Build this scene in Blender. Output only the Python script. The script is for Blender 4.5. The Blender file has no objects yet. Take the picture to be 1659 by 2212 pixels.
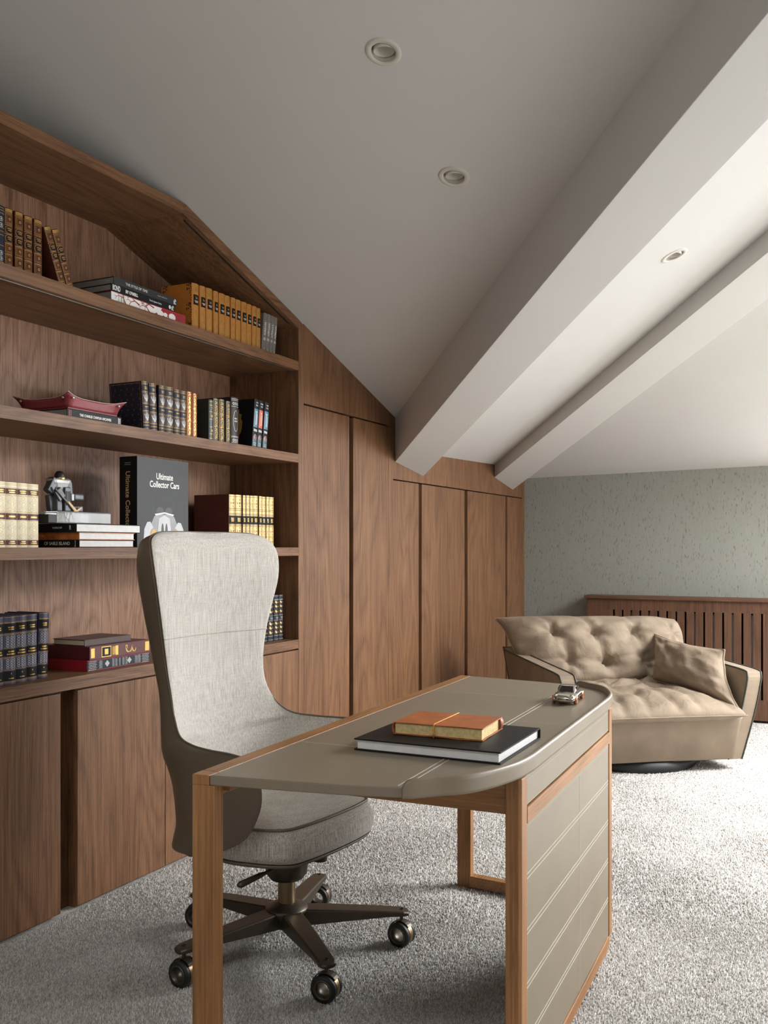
import bpy, bmesh, math, random
from mathutils import Vector, Matrix, noise
random.seed(7)
PI = math.pi
scene = bpy.context.scene
COL = scene.collection

# ------------------------------------------------------------------ camera
cam = bpy.data.cameras.new('camera')
cam.sensor_fit = 'HORIZONTAL'; cam.sensor_width = 36.0
cam.lens = 2050.0 / 1659.0 * 36.0
cam.shift_y = 75.5 / 1659.0
cam.clip_start = 0.05
camo = bpy.data.objects.new('camera', cam); COL.objects.link(camo)
camo.location = (2.325, 0.0, 1.21)
camo.rotation_euler = (PI / 2, 0, math.radians(26.442))
scene.camera = camo

# ------------------------------------------------------------------ world, lights, exposure
world = bpy.data.worlds.new('sky'); scene.world = world; world.use_nodes = True
wn = world.node_tree.nodes['Background']
wn.inputs[0].default_value = (0.80, 0.90, 1.0, 1); wn.inputs[1].default_value = 1.0

def area_light(name, loc, target, sx, sy, power, color):
    l = bpy.data.lights.new(name, 'AREA'); l.shape = 'RECTANGLE'
    l.size = sx; l.size_y = sy; l.energy = power; l.color = color
    o = bpy.data.objects.new(name, l); COL.objects.link(o)
    o.location = loc
    d = Vector(target) - Vector(loc)
    o.rotation_euler = d.to_track_quat('-Z', 'Y').to_euler()
    return o
# daylight entering by the skylight right of the view and the small window beside it; the glazed
# door in the right wall and the rear skylight are unseen, added for fill (each light fills its opening)
o = area_light('daylight_roof_window', (3.825, 5.35, 2.425), (3.825, 5.35, 0), 1.63, 2.16, 440, (0.96, 0.98, 1.0))
o.rotation_euler = (-0.2762, -0.018, 0)
o = area_light('fill_light_rear', (1.90, -0.85, 3.730), (1.90, -0.85, 0), 1.38, 1.20, 62, (0.96, 0.98, 1.0))
o.rotation_euler = (-0.3115, 0.026, 0)
area_light('daylight_back_window', (3.30, 7.13, 1.315), (3.30, 0, 1.315), 2.5, 0.83, 45, (0.96, 0.98, 1.0))
area_light('fill_light_right', (4.74, 2.5, .86), (0, 2.5, .86), 2.0, 1.5, 32, (0.96, 0.98, 1.0))
vs = scene.view_settings
vs.view_transform = 'Standard'; vs.look = 'None'; vs.gamma = 1.0; vs.use_curve_mapping = False
vs.exposure = -0.06
scene.cycles.use_denoising = True
scene.cycles.max_bounces = 10; scene.cycles.diffuse_bounces = 6

# ------------------------------------------------------------------ materials
MATS = {}
def nt(name):
    m = bpy.data.materials.new(name); m.use_nodes = True
    n = m.node_tree.nodes; l = m.node_tree.links
    return m, n, l, n['Principled BSDF']
def rgb(r, g, b):  # sRGB 0..255 to linear
    f = lambda c: (c / 255 / 12.92) if c / 255 <= 0.04045 else ((c / 255 + 0.055) / 1.055) ** 2.4
    return (f(r), f(g), f(b), 1)
def mixc(c, k): return (c[0] * k, c[1] * k, c[2] * k, 1)
def simple(name, col, rough=0.5, metal=0.0, var=0.08, scale=40, bump=0.0, bscale=300, coat=0.0, spec=None):
    if name in MATS: return MATS[name]
    m, n, l, b = nt(name)
    tc = n.new('ShaderNodeTexCoord')
    nz = n.new('ShaderNodeTexNoise'); nz.inputs['Scale'].default_value = scale; nz.inputs['Detail'].default_value = 3
    l.new(tc.outputs['Object'], nz.inputs['Vector'])
    rp = n.new('ShaderNodeValToRGB')
    rp.color_ramp.elements[0].position = 0.3; rp.color_ramp.elements[1].position = 0.7
    rp.color_ramp.elements[0].color = mixc(col, 1 - var); rp.color_ramp.elements[1].color = mixc(col, 1 + var)
    l.new(nz.outputs['Fac'], rp.inputs['Fac']); l.new(rp.outputs['Color'], b.inputs['Base Color'])
    b.inputs['Roughness'].default_value = rough; b.inputs['Metallic'].default_value = metal
    if spec is not None: b.inputs['Specular IOR Level'].default_value = spec
    if coat: b.inputs['Coat Weight'].default_value = coat
    if bump:
        n2 = n.new('ShaderNodeTexNoise'); n2.inputs['Scale'].default_value = bscale; n2.inputs['Detail'].default_value = 4
        l.new(tc.outputs['Object'], n2.inputs['Vector'])
        bp = n.new('ShaderNodeBump'); bp.inputs['Strength'].default_value = bump; bp.inputs['Distance'].default_value = 0.002
        l.new(n2.outputs['Fac'], bp.inputs['Height']); l.new(bp.outputs['Normal'], b.inputs['Normal'])
    MATS[name] = m
    return m

def wood(name, axis, dark, mid, light, rough=0.5, ring=11.0, along=0.17, pore=0.45, nscale=5.0, bump=0.3):
    """oak / walnut veneer with the grain running along axis (0 x, 1 y, 2 z)"""
    m, n, l, b = nt(name)
    tc = n.new('ShaderNodeTexCoord'); oi = n.new('ShaderNodeObjectInfo')
    ml = n.new('ShaderNodeMath'); ml.operation = 'MULTIPLY'; ml.inputs[1].default_value = 37.0
    l.new(oi.outputs['Random'], ml.inputs[0])
    ad = n.new('ShaderNodeVectorMath'); ad.operation = 'ADD'
    l.new(tc.outputs['Object'], ad.inputs[0]); l.new(ml.outputs[0], ad.inputs[1])
    def mapped(s_across, s_along):
        mp = n.new('ShaderNodeMapping')
        s = [s_across] * 3; s[axis] = s_along
        mp.inputs['Scale'].default_value = s
        l.new(ad.outputs[0], mp.inputs['Vector'])
        return mp.outputs[0]
    def nz(vec, scale, detail, dist=0.0, rough_=0.5):
        t = n.new('ShaderNodeTexNoise'); t.inputs['Scale'].default_value = scale
        t.inputs['Detail'].default_value = detail; t.inputs['Distortion'].default_value = dist
        t.inputs['Roughness'].default_value = rough_
        l.new(vec, t.inputs['Vector']); return t.outputs['Fac']
    def mth(op, a, bb=None, cl=False):
        k = n.new('ShaderNodeMath'); k.operation = op; k.use_clamp = cl
        for i, v in enumerate((a, bb)):
            if v is None: continue
            if isinstance(v, (int, float)): k.inputs[i].default_value = v
            else: l.new(v, k.inputs[i])
        return k.outputs[0]
    big = nz(mapped(1, along), nscale, 0.8, 0.12)                     # cathedral figure
    rings = mth('PINGPONG', mth('MULTIPLY', big, ring), 0.5)
    rings = mth('POWER', mth('MULTIPLY', rings, 2.0), 0.6)
    fine = nz(mapped(1, 0.018), 170, 3, 0.0, 0.6)                     # fibre streaks
    pores = nz(mapped(1, 0.050), 320, 3, 0.0, 0.55)                    # dark pores
    tone = nz(mapped(1, 0.05), 9.0, 2)                                # plank tone
    v = mth('ADD', mth('MULTIPLY', rings, 0.11), mth('MULTIPLY', fine, 0.60))
    v = mth('ADD', v, mth('MULTIPLY', mth('SUBTRACT', tone, 0.5), 0.22))
    rp = n.new('ShaderNodeValToRGB'); e = rp.color_ramp.elements
    e[0].position = 0.20; e[0].color = dark; e[1].position = 0.72; e[1].color = light
    em = e.new(0.45); em.color = mid
    l.new(v, rp.inputs['Fac'])
    pm = n.new('ShaderNodeMapRange'); pm.inputs['From Min'].default_value = 0.54; pm.inputs['From Max'].default_value = 0.66
    pm.inputs['To Max'].default_value = pore
    pmul = mth('MULTIPLY', pores, mth('ADD', mth('MULTIPLY', rings, -0.14), 1.09))
    l.new(pmul, pm.inputs['Value'])
    mx = n.new('ShaderNodeMix'); mx.data_type = 'RGBA'
    l.new(pm.outputs[0], mx.inputs['Factor']); l.new(rp.outputs['Color'], mx.inputs['A'])
    mx.inputs['B'].default_value = mixc(dark, 0.62)
    l.new(mx.outputs['Result'], b.inputs['Base Color'])
    b.inputs['Roughness'].default_value = rough
    b.inputs['Specular IOR Level'].default_value = 0.35
    bp = n.new('ShaderNodeBump'); bp.inputs['Strength'].default_value = bump; bp.inputs['Distance'].default_value = 0.0015
    hgt = mth('SUBTRACT', fine, mth('MULTIPLY', pm.outputs[0], 0.8))
    l.new(hgt, bp.inputs['Height']); l.new(bp.outputs['Normal'], b.inputs['Normal'])
    MATS[name] = m
    return m

OAK = (rgb(87, 57, 37), rgb(127, 91, 63), rgb(149, 113, 82))
wood('oak_vertical', 2, *OAK)
wood('oak_along_wall', 1, *OAK)
wood('oak_across', 0, *OAK)
wood('oak_back', 2, rgb(107, 74, 55), rgb(154, 117, 92), rgb(189, 150, 123), ring=15, pore=0.6, nscale=6.0)  # back panel's own paler oak, lightened further to make up for weak light
RAD = (rgb(70, 46, 33), rgb(98, 68, 50), rgb(116, 83, 62))
wood('radiator_oak_vertical', 2, *RAD, ring=7, pore=0.35)
wood('radiator_oak_long', 0, *RAD, ring=7, pore=0.35)
WAL = (rgb(112, 74, 42), rgb(150, 106, 64), rgb(182, 136, 88))
wood('walnut_vertical', 2, *WAL, ring=6, pore=0.3, rough=0.42)
wood('walnut_long', 1, *WAL, ring=6, pore=0.3, rough=0.42)
wood('walnut_across', 0, *WAL, ring=6, pore=0.3, rough=0.42)

simple('paint_white', rgb(197, 195, 191), 0.85, var=0.01, scale=3, bump=0.03, bscale=500)
simple('paint_cream', rgb(196, 191, 181), 0.6, var=0.01, scale=3)
simple('dark_gap', rgb(22, 16, 13), 0.8)
simple('black_matte', rgb(20, 20, 21), 0.55)
simple('gold', rgb(206, 170, 98), 0.32, 0.85, var=0.12, scale=120)
simple('gilt_flat', rgb(176, 138, 72), 0.42, 0.3, var=0.16, scale=160)
simple('white_print', rgb(232, 230, 226), 0.5, var=0.02)
simple('silver_print', rgb(178, 178, 176), 0.4, var=0.04)
simple('pages_white', rgb(226, 224, 222), 0.8, var=0.05, scale=60)
simple('pages_cream', rgb(200, 186, 158), 0.8, var=0.08, scale=60)
simple('pages_grey', rgb(140, 134, 126), 0.8, var=0.08, scale=60)
simple('book_navy', rgb(28, 34, 50), 0.45, var=0.12, spec=.3)
simple('book_umber', rgb(64, 44, 38), 0.42, var=0.12)
simple('book_brown', rgb(80, 40, 27), 0.5, var=0.14, spec=.25)
simple('book_tan', rgb(196, 122, 46), 0.45, var=0.10)
simple('book_grey', rgb(112, 106, 100), 0.6, var=0.05)
simple('book_black', rgb(22, 22, 24), 0.5, var=0.1, spec=.2)
simple('book_charcoal', rgb(52, 52, 54), 0.5, var=0.06, spec=.25)
simple('book_green', rgb(36, 50, 46), 0.4, var=0.12)
simple('book_darkbrown', rgb(46, 36, 34), 0.45, var=0.12, spec=.3)
simple('book_cream', rgb(226, 216, 186), 0.45, var=0.06)
simple('book_maroon', rgb(84, 36, 30), 0.45, var=0.1)
simple('book_oxblood', rgb(86, 30, 34), 0.4, var=0.1)
simple('book_red', rgb(150, 28, 40), 0.42, var=0.08)
simple('book_purple', rgb(64, 62, 88), 0.42, var=0.1)
simple('book_ivory_gilt', rgb(206, 178, 118), 0.4, 0.2, var=0.14, scale=180)
simple('book_redgilt', rgb(150, 76, 46), 0.4, 0.1, var=0.2, scale=180)
simple('print_blue', rgb(84, 124, 146), 0.45, var=0.1)
simple('print_orange', rgb(206, 92, 56), 0.45, var=0.1)
simple('print_teal', rgb(64, 96, 108), 0.45, var=0.3, scale=300)
simple('print_rose', rgb(178, 120, 112), 0.45, var=0.4, scale=300)
simple('leather_red', rgb(134, 52, 58), 0.42, var=0.1, bump=0.35, bscale=700)
simple('leather_rust', rgb(160, 88, 40), 0.42, var=0.16, scale=30, bump=0.12, bscale=400)
simple('cord_yellow', rgb(198, 142, 58), 0.6)
simple('bronze', rgb(84, 76, 66), 0.40, 0.7, var=0.06)
simple('bronze_light', rgb(150, 128, 100), 0.32, 0.9, var=0.05)
simple('steel_soft', rgb(120, 115, 106), 0.45, 1.0, var=0.04)
simple('chrome_toy', rgb(190, 184, 174), 0.12, 1.0, var=0.04)
simple('copper_toy', rgb(206, 140, 104), 0.3, 0.8, var=0.06)
simple('rubber', rgb(24, 24, 26), 0.5)
simple('piping_dark', rgb(46, 52, 46), 0.5)
simple('resin_dark', rgb(78, 80, 84), 0.40, 0.4, var=0.3, scale=25)
simple('resin_grey', rgb(150, 150, 148), 0.42, 0.4, var=0.3, scale=30)
simple('wood_pale', rgb(206, 172, 124), 0.5)
simple('snap_metal', rgb(206, 200, 186), 0.3, 0.8)
simple('thread', rgb(184, 178, 164), 0.7, var=0.03)

def leather(name, col, rough=0.45, bscale=900, bump=0.15, blotch=0.06, crease=0.0):
    m, n, l, b = nt(name)
    tc = n.new('ShaderNodeTexCoord')
    a = n.new('ShaderNodeTexNoise'); a.inputs['Scale'].default_value = 7; a.inputs['Detail'].default_value = 5
    l.new(tc.outputs['Object'], a.inputs['Vector'])
    rp = n.new('ShaderNodeValToRGB'); rp.color_ramp.elements[0].position = 0.3; rp.color_ramp.elements[1].position = 0.72
    rp.color_ramp.elements[0].color = mixc(col, 1 - blotch); rp.color_ramp.elements[1].color = mixc(col, 1 + blotch)
    l.new(a.outputs['Fac'], rp.inputs['Fac']); l.new(rp.outputs['Color'], b.inputs['Base Color'])
    b.inputs['Roughness'].default_value = rough
    v = n.new('ShaderNodeTexVoronoi'); v.inputs['Scale'].default_value = bscale
    l.new(tc.outputs['Object'], v.inputs['Vector'])
    bp = n.new('ShaderNodeBump'); bp.inputs['Strength'].default_value = bump; bp.inputs['Distance'].default_value = 0.0006
    l.new(v.outputs['Distance'], bp.inputs['Height']); l.new(bp.outputs['Normal'], b.inputs['Normal'])
    if crease:
        w = n.new('ShaderNodeTexNoise'); w.inputs['Scale'].default_value = 11; w.inputs['Detail'].default_value = 5; w.inputs['Distortion'].default_value = 1.4
        l.new(tc.outputs['Object'], w.inputs['Vector'])
        b2 = n.new('ShaderNodeBump'); b2.inputs['Strength'].default_value = crease; b2.inputs['Distance'].default_value = 0.012
        l.new(w.outputs['Fac'], b2.inputs['Height']); l.new(b2.outputs['Normal'], bp.inputs['Normal'])
    MATS[name] = m
leather('leather_taupe', rgb(119, 107, 90), 0.40)
leather('leather_shell', rgb(98, 87, 73), 0.40)
leather('nubuck', rgb(133, 117, 99), 0.8, 350, 0.2, 0.15, 0.55)
leather('nubuck_smooth', rgb(133, 117, 99), 0.8, 350, 0.2, 0.15, 0.12)

def fabric(name, c0, c1):
    m, n, l, b = nt(name)
    tc = n.new('ShaderNodeTexCoord')
    def stretched(sx, sy, sz, scale, detail):
        mp = n.new('ShaderNodeMapping'); mp.inputs['Scale'].default_value = (sx, sy, sz)
        l.new(tc.outputs['Object'], mp.inputs['Vector'])
        t = n.new('ShaderNodeTexNoise'); t.inputs['Scale'].default_value = scale; t.inputs['Detail'].default_value = detail
        l.new(mp.outputs[0], t.inputs['Vector']); return t.outputs['Fac']
    warp = stretched(1, 1, .035, 330, 2)
    weft = stretched(.05, .05, 1, 420, 2)
    cell = n.new('ShaderNodeTexVoronoi'); cell.inputs['Scale'].default_value = 520
    mpv = n.new('ShaderNodeMapping'); mpv.inputs['Scale'].default_value = (1, 1, .5); mpv.inputs['Rotation'].default_value = (.5, .4, 0)
    l.new(tc.outputs['Object'], mpv.inputs['Vector']); l.new(mpv.outputs[0], cell.inputs['Vector'])
    ad = n.new('ShaderNodeMath'); ad.operation = 'MULTIPLY_ADD'; ad.inputs[1].default_value = 0.3; l.new(weft, ad.inputs[0]); l.new(warp, ad.inputs[2])
    a2 = n.new('ShaderNodeMath'); a2.operation = 'MULTIPLY_ADD'; a2.inputs[1].default_value = -0.30
    l.new(cell.outputs['Distance'], a2.inputs[0]); l.new(ad.outputs[0], a2.inputs[2])
    rp = n.new('ShaderNodeValToRGB'); rp.color_ramp.elements[0].position = 0.18; rp.color_ramp.elements[1].position = 0.72
    rp.color_ramp.elements[0].color = c0; rp.color_ramp.elements[1].color = c1
    l.new(a2.outputs[0], rp.inputs['Fac']); l.new(rp.outputs['Color'], b.inputs['Base Color'])
    b.inputs['Roughness'].default_value = 0.9; b.inputs['Sheen Weight'].default_value = 0.25
    bp = n.new('ShaderNodeBump'); bp.inputs['Strength'].default_value = 0.45; bp.inputs['Distance'].default_value = 0.001
    l.new(a2.outputs[0], bp.inputs['Height']); l.new(bp.outputs['Normal'], b.inputs['Normal'])
    MATS[name] = m
fabric('chair_fabric', rgb(155, 148, 139), rgb(201, 196, 189))
fabric('chair_fabric_seat', rgb(124, 115, 104), rgb(204, 197, 186))

def carpet_mat():
    m, n, l, b = nt('carpet')
    tc = n.new('ShaderNodeTexCoord')
    a = n.new('ShaderNodeTexNoise'); a.inputs['Scale'].default_value = 190; a.inputs['Detail'].default_value = 4; a.inputs['Roughness'].default_value = 0.7
    c = n.new('ShaderNodeTexNoise'); c.inputs['Scale'].default_value = 9; c.inputs['Detail'].default_value = 5; c.inputs['Distortion'].default_value = 1.0
    for t in (a, c): l.new(tc.outputs['Object'], t.inputs['Vector'])
    mx = n.new('ShaderNodeMath'); mx.operation = 'MULTIPLY_ADD'; mx.inputs[1].default_value = 0.35
    l.new(c.outputs['Fac'], mx.inputs[0]); l.new(a.outputs['Fac'], mx.inputs[2])
    rp = n.new('ShaderNodeValToRGB'); e = rp.color_ramp.elements
    e[0].position = 0.45; e[0].color = rgb(120, 113, 104); e[1].position = 0.85; e[1].color = rgb(226, 222, 216)
    l.new(mx.outputs[0], rp.inputs['Fac']); l.new(rp.outputs['Color'], b.inputs['Base Color'])
    b.inputs['Roughness'].default_value = 1.0; b.inputs['Specular IOR Level'].default_value = 0.1
    b.inputs['Sheen Weight'].default_value = 0.2
    bp = n.new('ShaderNodeBump'); bp.inputs['Strength'].default_value = 0.9; bp.inputs['Distance'].default_value = 0.006
    l.new(mx.outputs[0], bp.inputs['Height']); l.new(bp.outputs['Normal'], b.inputs['Normal'])
    MATS['carpet'] = m
carpet_mat()

def wallpaper_mat():
    m, n, l, b = nt('wallpaper')
    tc = n.new('ShaderNodeTexCoord')
    def st(s, scale, d):
        mp = n.new('ShaderNodeMapping'); mp.inputs['Scale'].default_value = s
        l.new(tc.outputs['Object'], mp.inputs['Vector'])
        t = n.new('ShaderNodeTexNoise'); t.inputs['Scale'].default_value = scale; t.inputs['Detail'].default_value = d
        l.new(mp.outputs[0], t.inputs['Vector']); return t.outputs['Fac']
    flecks = st((1, 1, .24), 150, 0.5)
    fine = st((1, 1, .06), 220, 3)
    rp = n.new('ShaderNodeValToRGB'); e = rp.color_ramp.elements
    e[0].position = 0.26; e[0].color = rgb(125, 123, 114); e[1].position = 0.34; e[1].color = rgb(150, 150, 142)
    l.new(flecks, rp.inputs['Fac'])
    mx = n.new('ShaderNodeMix'); mx.data_type = 'RGBA'; mx.blend_type = 'MULTIPLY'; mx.inputs['Factor'].default_value = 0.25
    l.new(rp.outputs['Color'], mx.inputs['A']); l.new(fine, mx.inputs['B'])
    l.new(mx.outputs['Result'], b.inputs['Base Color']); b.inputs['Roughness'].default_value = 0.75
    MATS['wallpaper'] = m
wallpaper_mat()

def glass_mat():
    m, n, l, b = nt('crystal')
    b.inputs['Transmission Weight'].default_value = 0.8; b.inputs['Roughness'].default_value = 0.05; b.inputs['IOR'].default_value = 1.5; b.inputs['Base Color'].default_value = (.88, .89, .89, 1)
    tc = n.new('ShaderNodeTexCoord'); a = n.new('ShaderNodeTexNoise'); a.inputs['Scale'].default_value = 60
    l.new(tc.outputs['Object'], a.inputs['Vector'])
    bp = n.new('ShaderNodeBump'); bp.inputs['Strength'].default_value = 0.15
    l.new(a.outputs['Fac'], bp.inputs['Height']); l.new(bp.outputs['Normal'], b.inputs['Normal'])
    MATS['crystal'] = m
    m, n, l, b = nt('window_glass')
    b.inputs['Transmission Weight'].default_value = 1.0; b.inputs['Roughness'].default_value = 0.0; b.inputs['IOR'].default_value = 1.05
    MATS['window_glass'] = m
glass_mat()

def rust_bottom_mat():     # worn brown cover print
    m = simple('print_amber', rgb(168, 98, 46), 0.45, var=0.35, scale=45)
rust_bottom_mat()

# ------------------------------------------------------------------ mesh helpers
class MB:
    """collects verts and faces, then links them as ONE mesh object"""
    def __init__(s): s.v = []; s.f = []; s.sm = []
    def add(s, vs, fs, smooth=False):
        o = len(s.v); s.v += [tuple(v) for v in vs]
        for f in fs: s.f.append(tuple(i + o for i in f)); s.sm.append(smooth)
        return s
    def box(s, x0, x1, y0, y1, z0, z1):
        vs = [(x, y, z) for z in (z0, z1) for y in (y0, y1) for x in (x0, x1)]
        return s.add(vs, [(0, 2, 3, 1), (4, 5, 7, 6), (0, 1, 5, 4), (2, 6, 7, 3), (0, 4, 6, 2), (1, 3, 7, 5)])
    def prism(s, poly, axis, a0, a1):
        """poly: list of 2-D points in the plane normal to axis (x: (y,z), y: (x,z), z: (x,y))"""
        def P(p, a): return {0: (a, p[0], p[1]), 1: (p[0], a, p[1]), 2: (p[0], p[1], a)}[axis]
        n = len(poly)
        vs = [P(p, a0) for p in poly] + [P(p, a1) for p in poly]
        fs = [tuple(range(n - 1, -1, -1)), tuple(range(n, 2 * n))] + [(i, (i + 1) % n, n + (i + 1) % n, n + i) for i in range(n)]
        return s.add(vs, fs)
    def loft(s, rings, closed=True, caps=True, smooth=True):
        n = len(rings[0]); vs = [p for r in rings for p in r]; fs = []
        for k in range(len(rings) - 1):
            for i in range(n if closed else n - 1):
                j = (i + 1) % n
                fs.append((k * n + i, k * n + j, (k + 1) * n + j, (k + 1) * n + i))
        s.add(vs, fs, smooth)
        if caps and closed:
            o = len(s.v) - len(vs)
            s.f.append(tuple(o + i for i in range(n - 1, -1, -1))); s.sm.append(False)
            s.f.append(tuple(o + (len(rings) - 1) * n + i for i in range(n))); s.sm.append(False)
        return s
    def tube(s, pts, r, n=8, closed=False):
        pts = [Vector(p) for p in pts]; rings = []; m = len(pts)
        rr = r if isinstance(r, (list, tuple)) else [r] * m
        up = Vector((0.13, 0.21, 0.97)); prev = None
        for i, p in enumerate(pts):
            if closed: t = pts[(i + 1) % m] - pts[i - 1]
            else: t = pts[min(i + 1, m - 1)] - pts[max(i - 1, 0)]
            t.normalize()
            a = prev if prev is not None else up
            a = a - t * a.dot(t)
            if a.length < 1e-4: a = Vector((1, 0, 0)) - t * t.x
            a.normalize(); prev = a; b = t.cross(a)
            rings.append([p + (a * math.cos(2 * PI * k / n) + b * math.sin(2 * PI * k / n)) * rr[i] for k in range(n)])
        if closed: rings.append(rings[0])
        return s.loft(rings, True, not closed)
    def lathe(s, prof, center=(0, 0, 0), axis=2, n=28, smooth=True):
        """prof: list of (r, h) along axis"""
        rings = []
        for r, h in prof:
            ring = []
            for k in range(n):
                a = 2 * PI * k / n; c, d = r * math.cos(a), r * math.sin(a)
                q = {2: (c, d, h), 0: (h, c, d), 1: (d, h, c)}[axis]
                ring.append((center[0] + q[0], center[1] + q[1], center[2] + q[2]))
            rings.append(ring)
        return s.loft(rings, True, False, smooth)
    def xf(s, mat):
        s.v = [tuple(mat @ Vector(v)) for v in s.v]; return s
    def build(s, name, mat, parent=None, bevel=0.0, seg=2, sub=0, fix=True):
        me = bpy.data.meshes.new(name); me.from_pydata(s.v, [], s.f)
        me.polygons.foreach_set('use_smooth', s.sm)
        if fix:
            bm = bmesh.new(); bm.from_mesh(me)
            bmesh.ops.recalc_face_normals(bm, faces=bm.faces[:])
            bm.to_mesh(me); bm.free()
        me.materials.append(MATS[mat] if isinstance(mat, str) else mat)
        me.update()
        o = bpy.data.objects.new(name, me); COL.objects.link(o)
        if parent is not None: o.parent = parent
        if bevel:
            md = o.modifiers.new('bevel', 'BEVEL'); md.width = bevel; md.segments = seg; md.limit_method = 'ANGLE'; md.angle_limit = 0.6
        if sub:
            md = o.modifiers.new('subdivision', 'SUBSURF'); md.levels = sub; md.render_levels = sub
        return o

def tag(o, label=None, cat=None, group=None, kind=None):
    if label: o['label'] = label
    if cat: o['category'] = cat
    if group: o['group'] = group
    if kind: o['kind'] = kind
    return o
def thing(name, label, cat, loc=(0, 0, 0), rot=(0, 0, 0), group=None):
    o = bpy.data.objects.new(name, None); COL.objects.link(o)
    o.empty_display_size = 0.05
    o.location = loc; o.rotation_euler = rot
    return tag(o, label, cat, group)
def struct(o): o['kind'] = 'structure'; return o
def catmull(pts, per=6, closed=False):
    pts = [Vector(p) for p in pts]; out = []; m = len(pts)
    rng = range(m if closed else m - 1)
    for i in rng:
        g = lambda k: pts[k % m] if closed else pts[max(0, min(m - 1, k))]
        p0, p1, p2, p3 = g(i - 1), g(i), g(i + 1), g(i + 2)
        for k in range(per):
            t = k / per
            out.append(0.5 * ((2 * p1) + (p2 - p0) * t + (2 * p0 - 5 * p1 + 4 * p2 - p3) * t * t + (3 * p1 - p0 - 3 * p2 + p3) * t ** 3))
    if not closed: out.append(pts[-1])
    return out
ORD = ['first', 'second', 'third', 'fourth', 'fifth', 'sixth', 'seventh', 'eighth', 'ninth', 'tenth', 'eleventh', 'twelfth']

def text_mesh(name, body, size, mat, parent, loc, xdir, ydir, align='CENTER', extrude=0.0002, bold=0.0, sx=1.0):
    """flat lettering: xdir is the reading direction, ydir the up direction of the letters"""
    cu = bpy.data.curves.new(name, 'FONT'); cu.body = body; cu.size = size; cu.align_x = align; cu.align_y = 'CENTER'
    cu.extrude = extrude; cu.offset = bold; cu.resolution_u = 3
    tmp = bpy.data.objects.new(name, cu); COL.objects.link(tmp)
    dg = bpy.context.evaluated_depsgraph_get(); dg.update()
    me = bpy.data.meshes.new_from_object(tmp.evaluated_get(dg))
    bpy.data.objects.remove(tmp); bpy.data.curves.remove(cu)
    X = Vector(xdir).normalized(); Y = Vector(ydir).normalized(); Z = X.cross(Y)
    M = Matrix(((X.x, Y.x, Z.x, loc[0]), (X.y, Y.y, Z.y, loc[1]), (X.z, Y.z, Z.z, loc[2]), (0, 0, 0, 1)))
    me.transform(Matrix.Diagonal((sx, 1, 1, 1))); me.transform(M)
    me.materials.clear(); me.materials.append(MATS[mat])
    me.name = name
    o = bpy.data.objects.new(name, me); COL.objects.link(o); o.parent = parent
    return o
# ================================================================== THE SETTING
def plane_z(c, x, y): return c[0] + c[1] * x + c[2] * y
CEIL1 = (3.490, -0.026, -0.322)      # falls towards the far wall
CEIL2 = (1.6412, 0.3743, 0.0248)     # strip between the beams, falls towards the wardrobes
CEIL3 = (3.7705, 0.0185, -0.2834)
X0, X1, Y0, Y1 = -0.45, 4.75, -2.3, 7.143
XR = X1 + .1

struct(MB().box(X0 - .2, X1 + .2, Y0 - .2, Y1 + .2, -0.1, 0.0).build('floor', 'carpet'))
def ceil_slab(pts, c, holes=()):
    n = len(pts); mb = MB()
    lo = [(x, y, plane_z(c, x, y)) for x, y in pts]; hi = [(x, y, z + 0.14) for x, y, z in lo]
    mb.add(lo + hi, [tuple(range(n)), tuple(range(2 * n - 1, n - 1, -1))] + [(i, n + i, n + (i + 1) % n, (i + 1) % n) for i in range(n)])
    o = mb.build('ceiling', 'paint_white'); struct(o)
    for (hx, hy) in holes:
        nrm = Vector((c[1], c[2], -1)).normalized()
        ct = MB().lathe([(0.0, -.2), (0.041, -.2), (0.041, .2), (0.0, .2)], n=40).build('cutter', 'paint_white')
        ct.location = (hx, hy, plane_z(c, hx, hy)); ct.rotation_euler = nrm.to_track_quat('Z', 'Y').to_euler()
        md = o.modifiers.new('hole', 'BOOLEAN'); md.object = ct; md.operation = 'DIFFERENCE'; md.solver = 'EXACT'
        dg = bpy.context.evaluated_depsgraph_get(); dg.update()
        me = bpy.data.meshes.new_from_object(o.evaluated_get(dg))
        o.modifiers.clear(); o.data = me; bpy.data.objects.remove(ct)
    return o
S = 1.157
L1 = [(1.085, 2.489), (1.085, 3.034)]; L2 = [(1.68, 3.884)]
RB = (1.20, 2.60, -1.45, -0.25)   # opening for the added fill skylight behind the camera
ceil_slab([(X0, RB[3]), (XR, RB[3]), (XR, 5.0 - S * XR), (X0, 5.0 - S * X0)] if 5.0 - S * XR > RB[3] else [(X0, RB[3]), ((5.0 - RB[3]) / S, RB[3]), (X0, 5.0 - S * X0)], CEIL1, L1)
ceil_slab([(X0, Y0 - .1), (XR, Y0 - .1), (XR, RB[2]), (X0, RB[2])], CEIL1)
ceil_slab([(X0, RB[2]), (RB[0], RB[2]), (RB[0], RB[3]), (X0, RB[3])], CEIL1)
ceil_slab([(RB[1], RB[2]), (XR, RB[2]), (XR, RB[3]), (RB[1], RB[3])], CEIL1)
ceil_slab([(X0, 5.02 - S * X0), (XR, 5.02 - S * XR), (XR, 6.66 - S * XR), (X0, 6.66 - S * X0)], CEIL2, L2)
RW = (3.00, 4.65, 4.30, 6.40)    # opening of the skylight
ceil_slab([(X0, 6.66 - S * X0), (RW[0], 6.66 - S * RW[0]), (RW[0], Y1 + .1), (X0, Y1 + .1)], CEIL3)
ceil_slab([(RW[0], RW[3]), (XR, RW[3]), (XR, Y1 + .1), (RW[0], Y1 + .1)], CEIL3)
ceil_slab([(RW[1], RW[2]), (XR, RW[2]), (XR, RW[3]), (RW[1], RW[3])], CEIL3)
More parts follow.
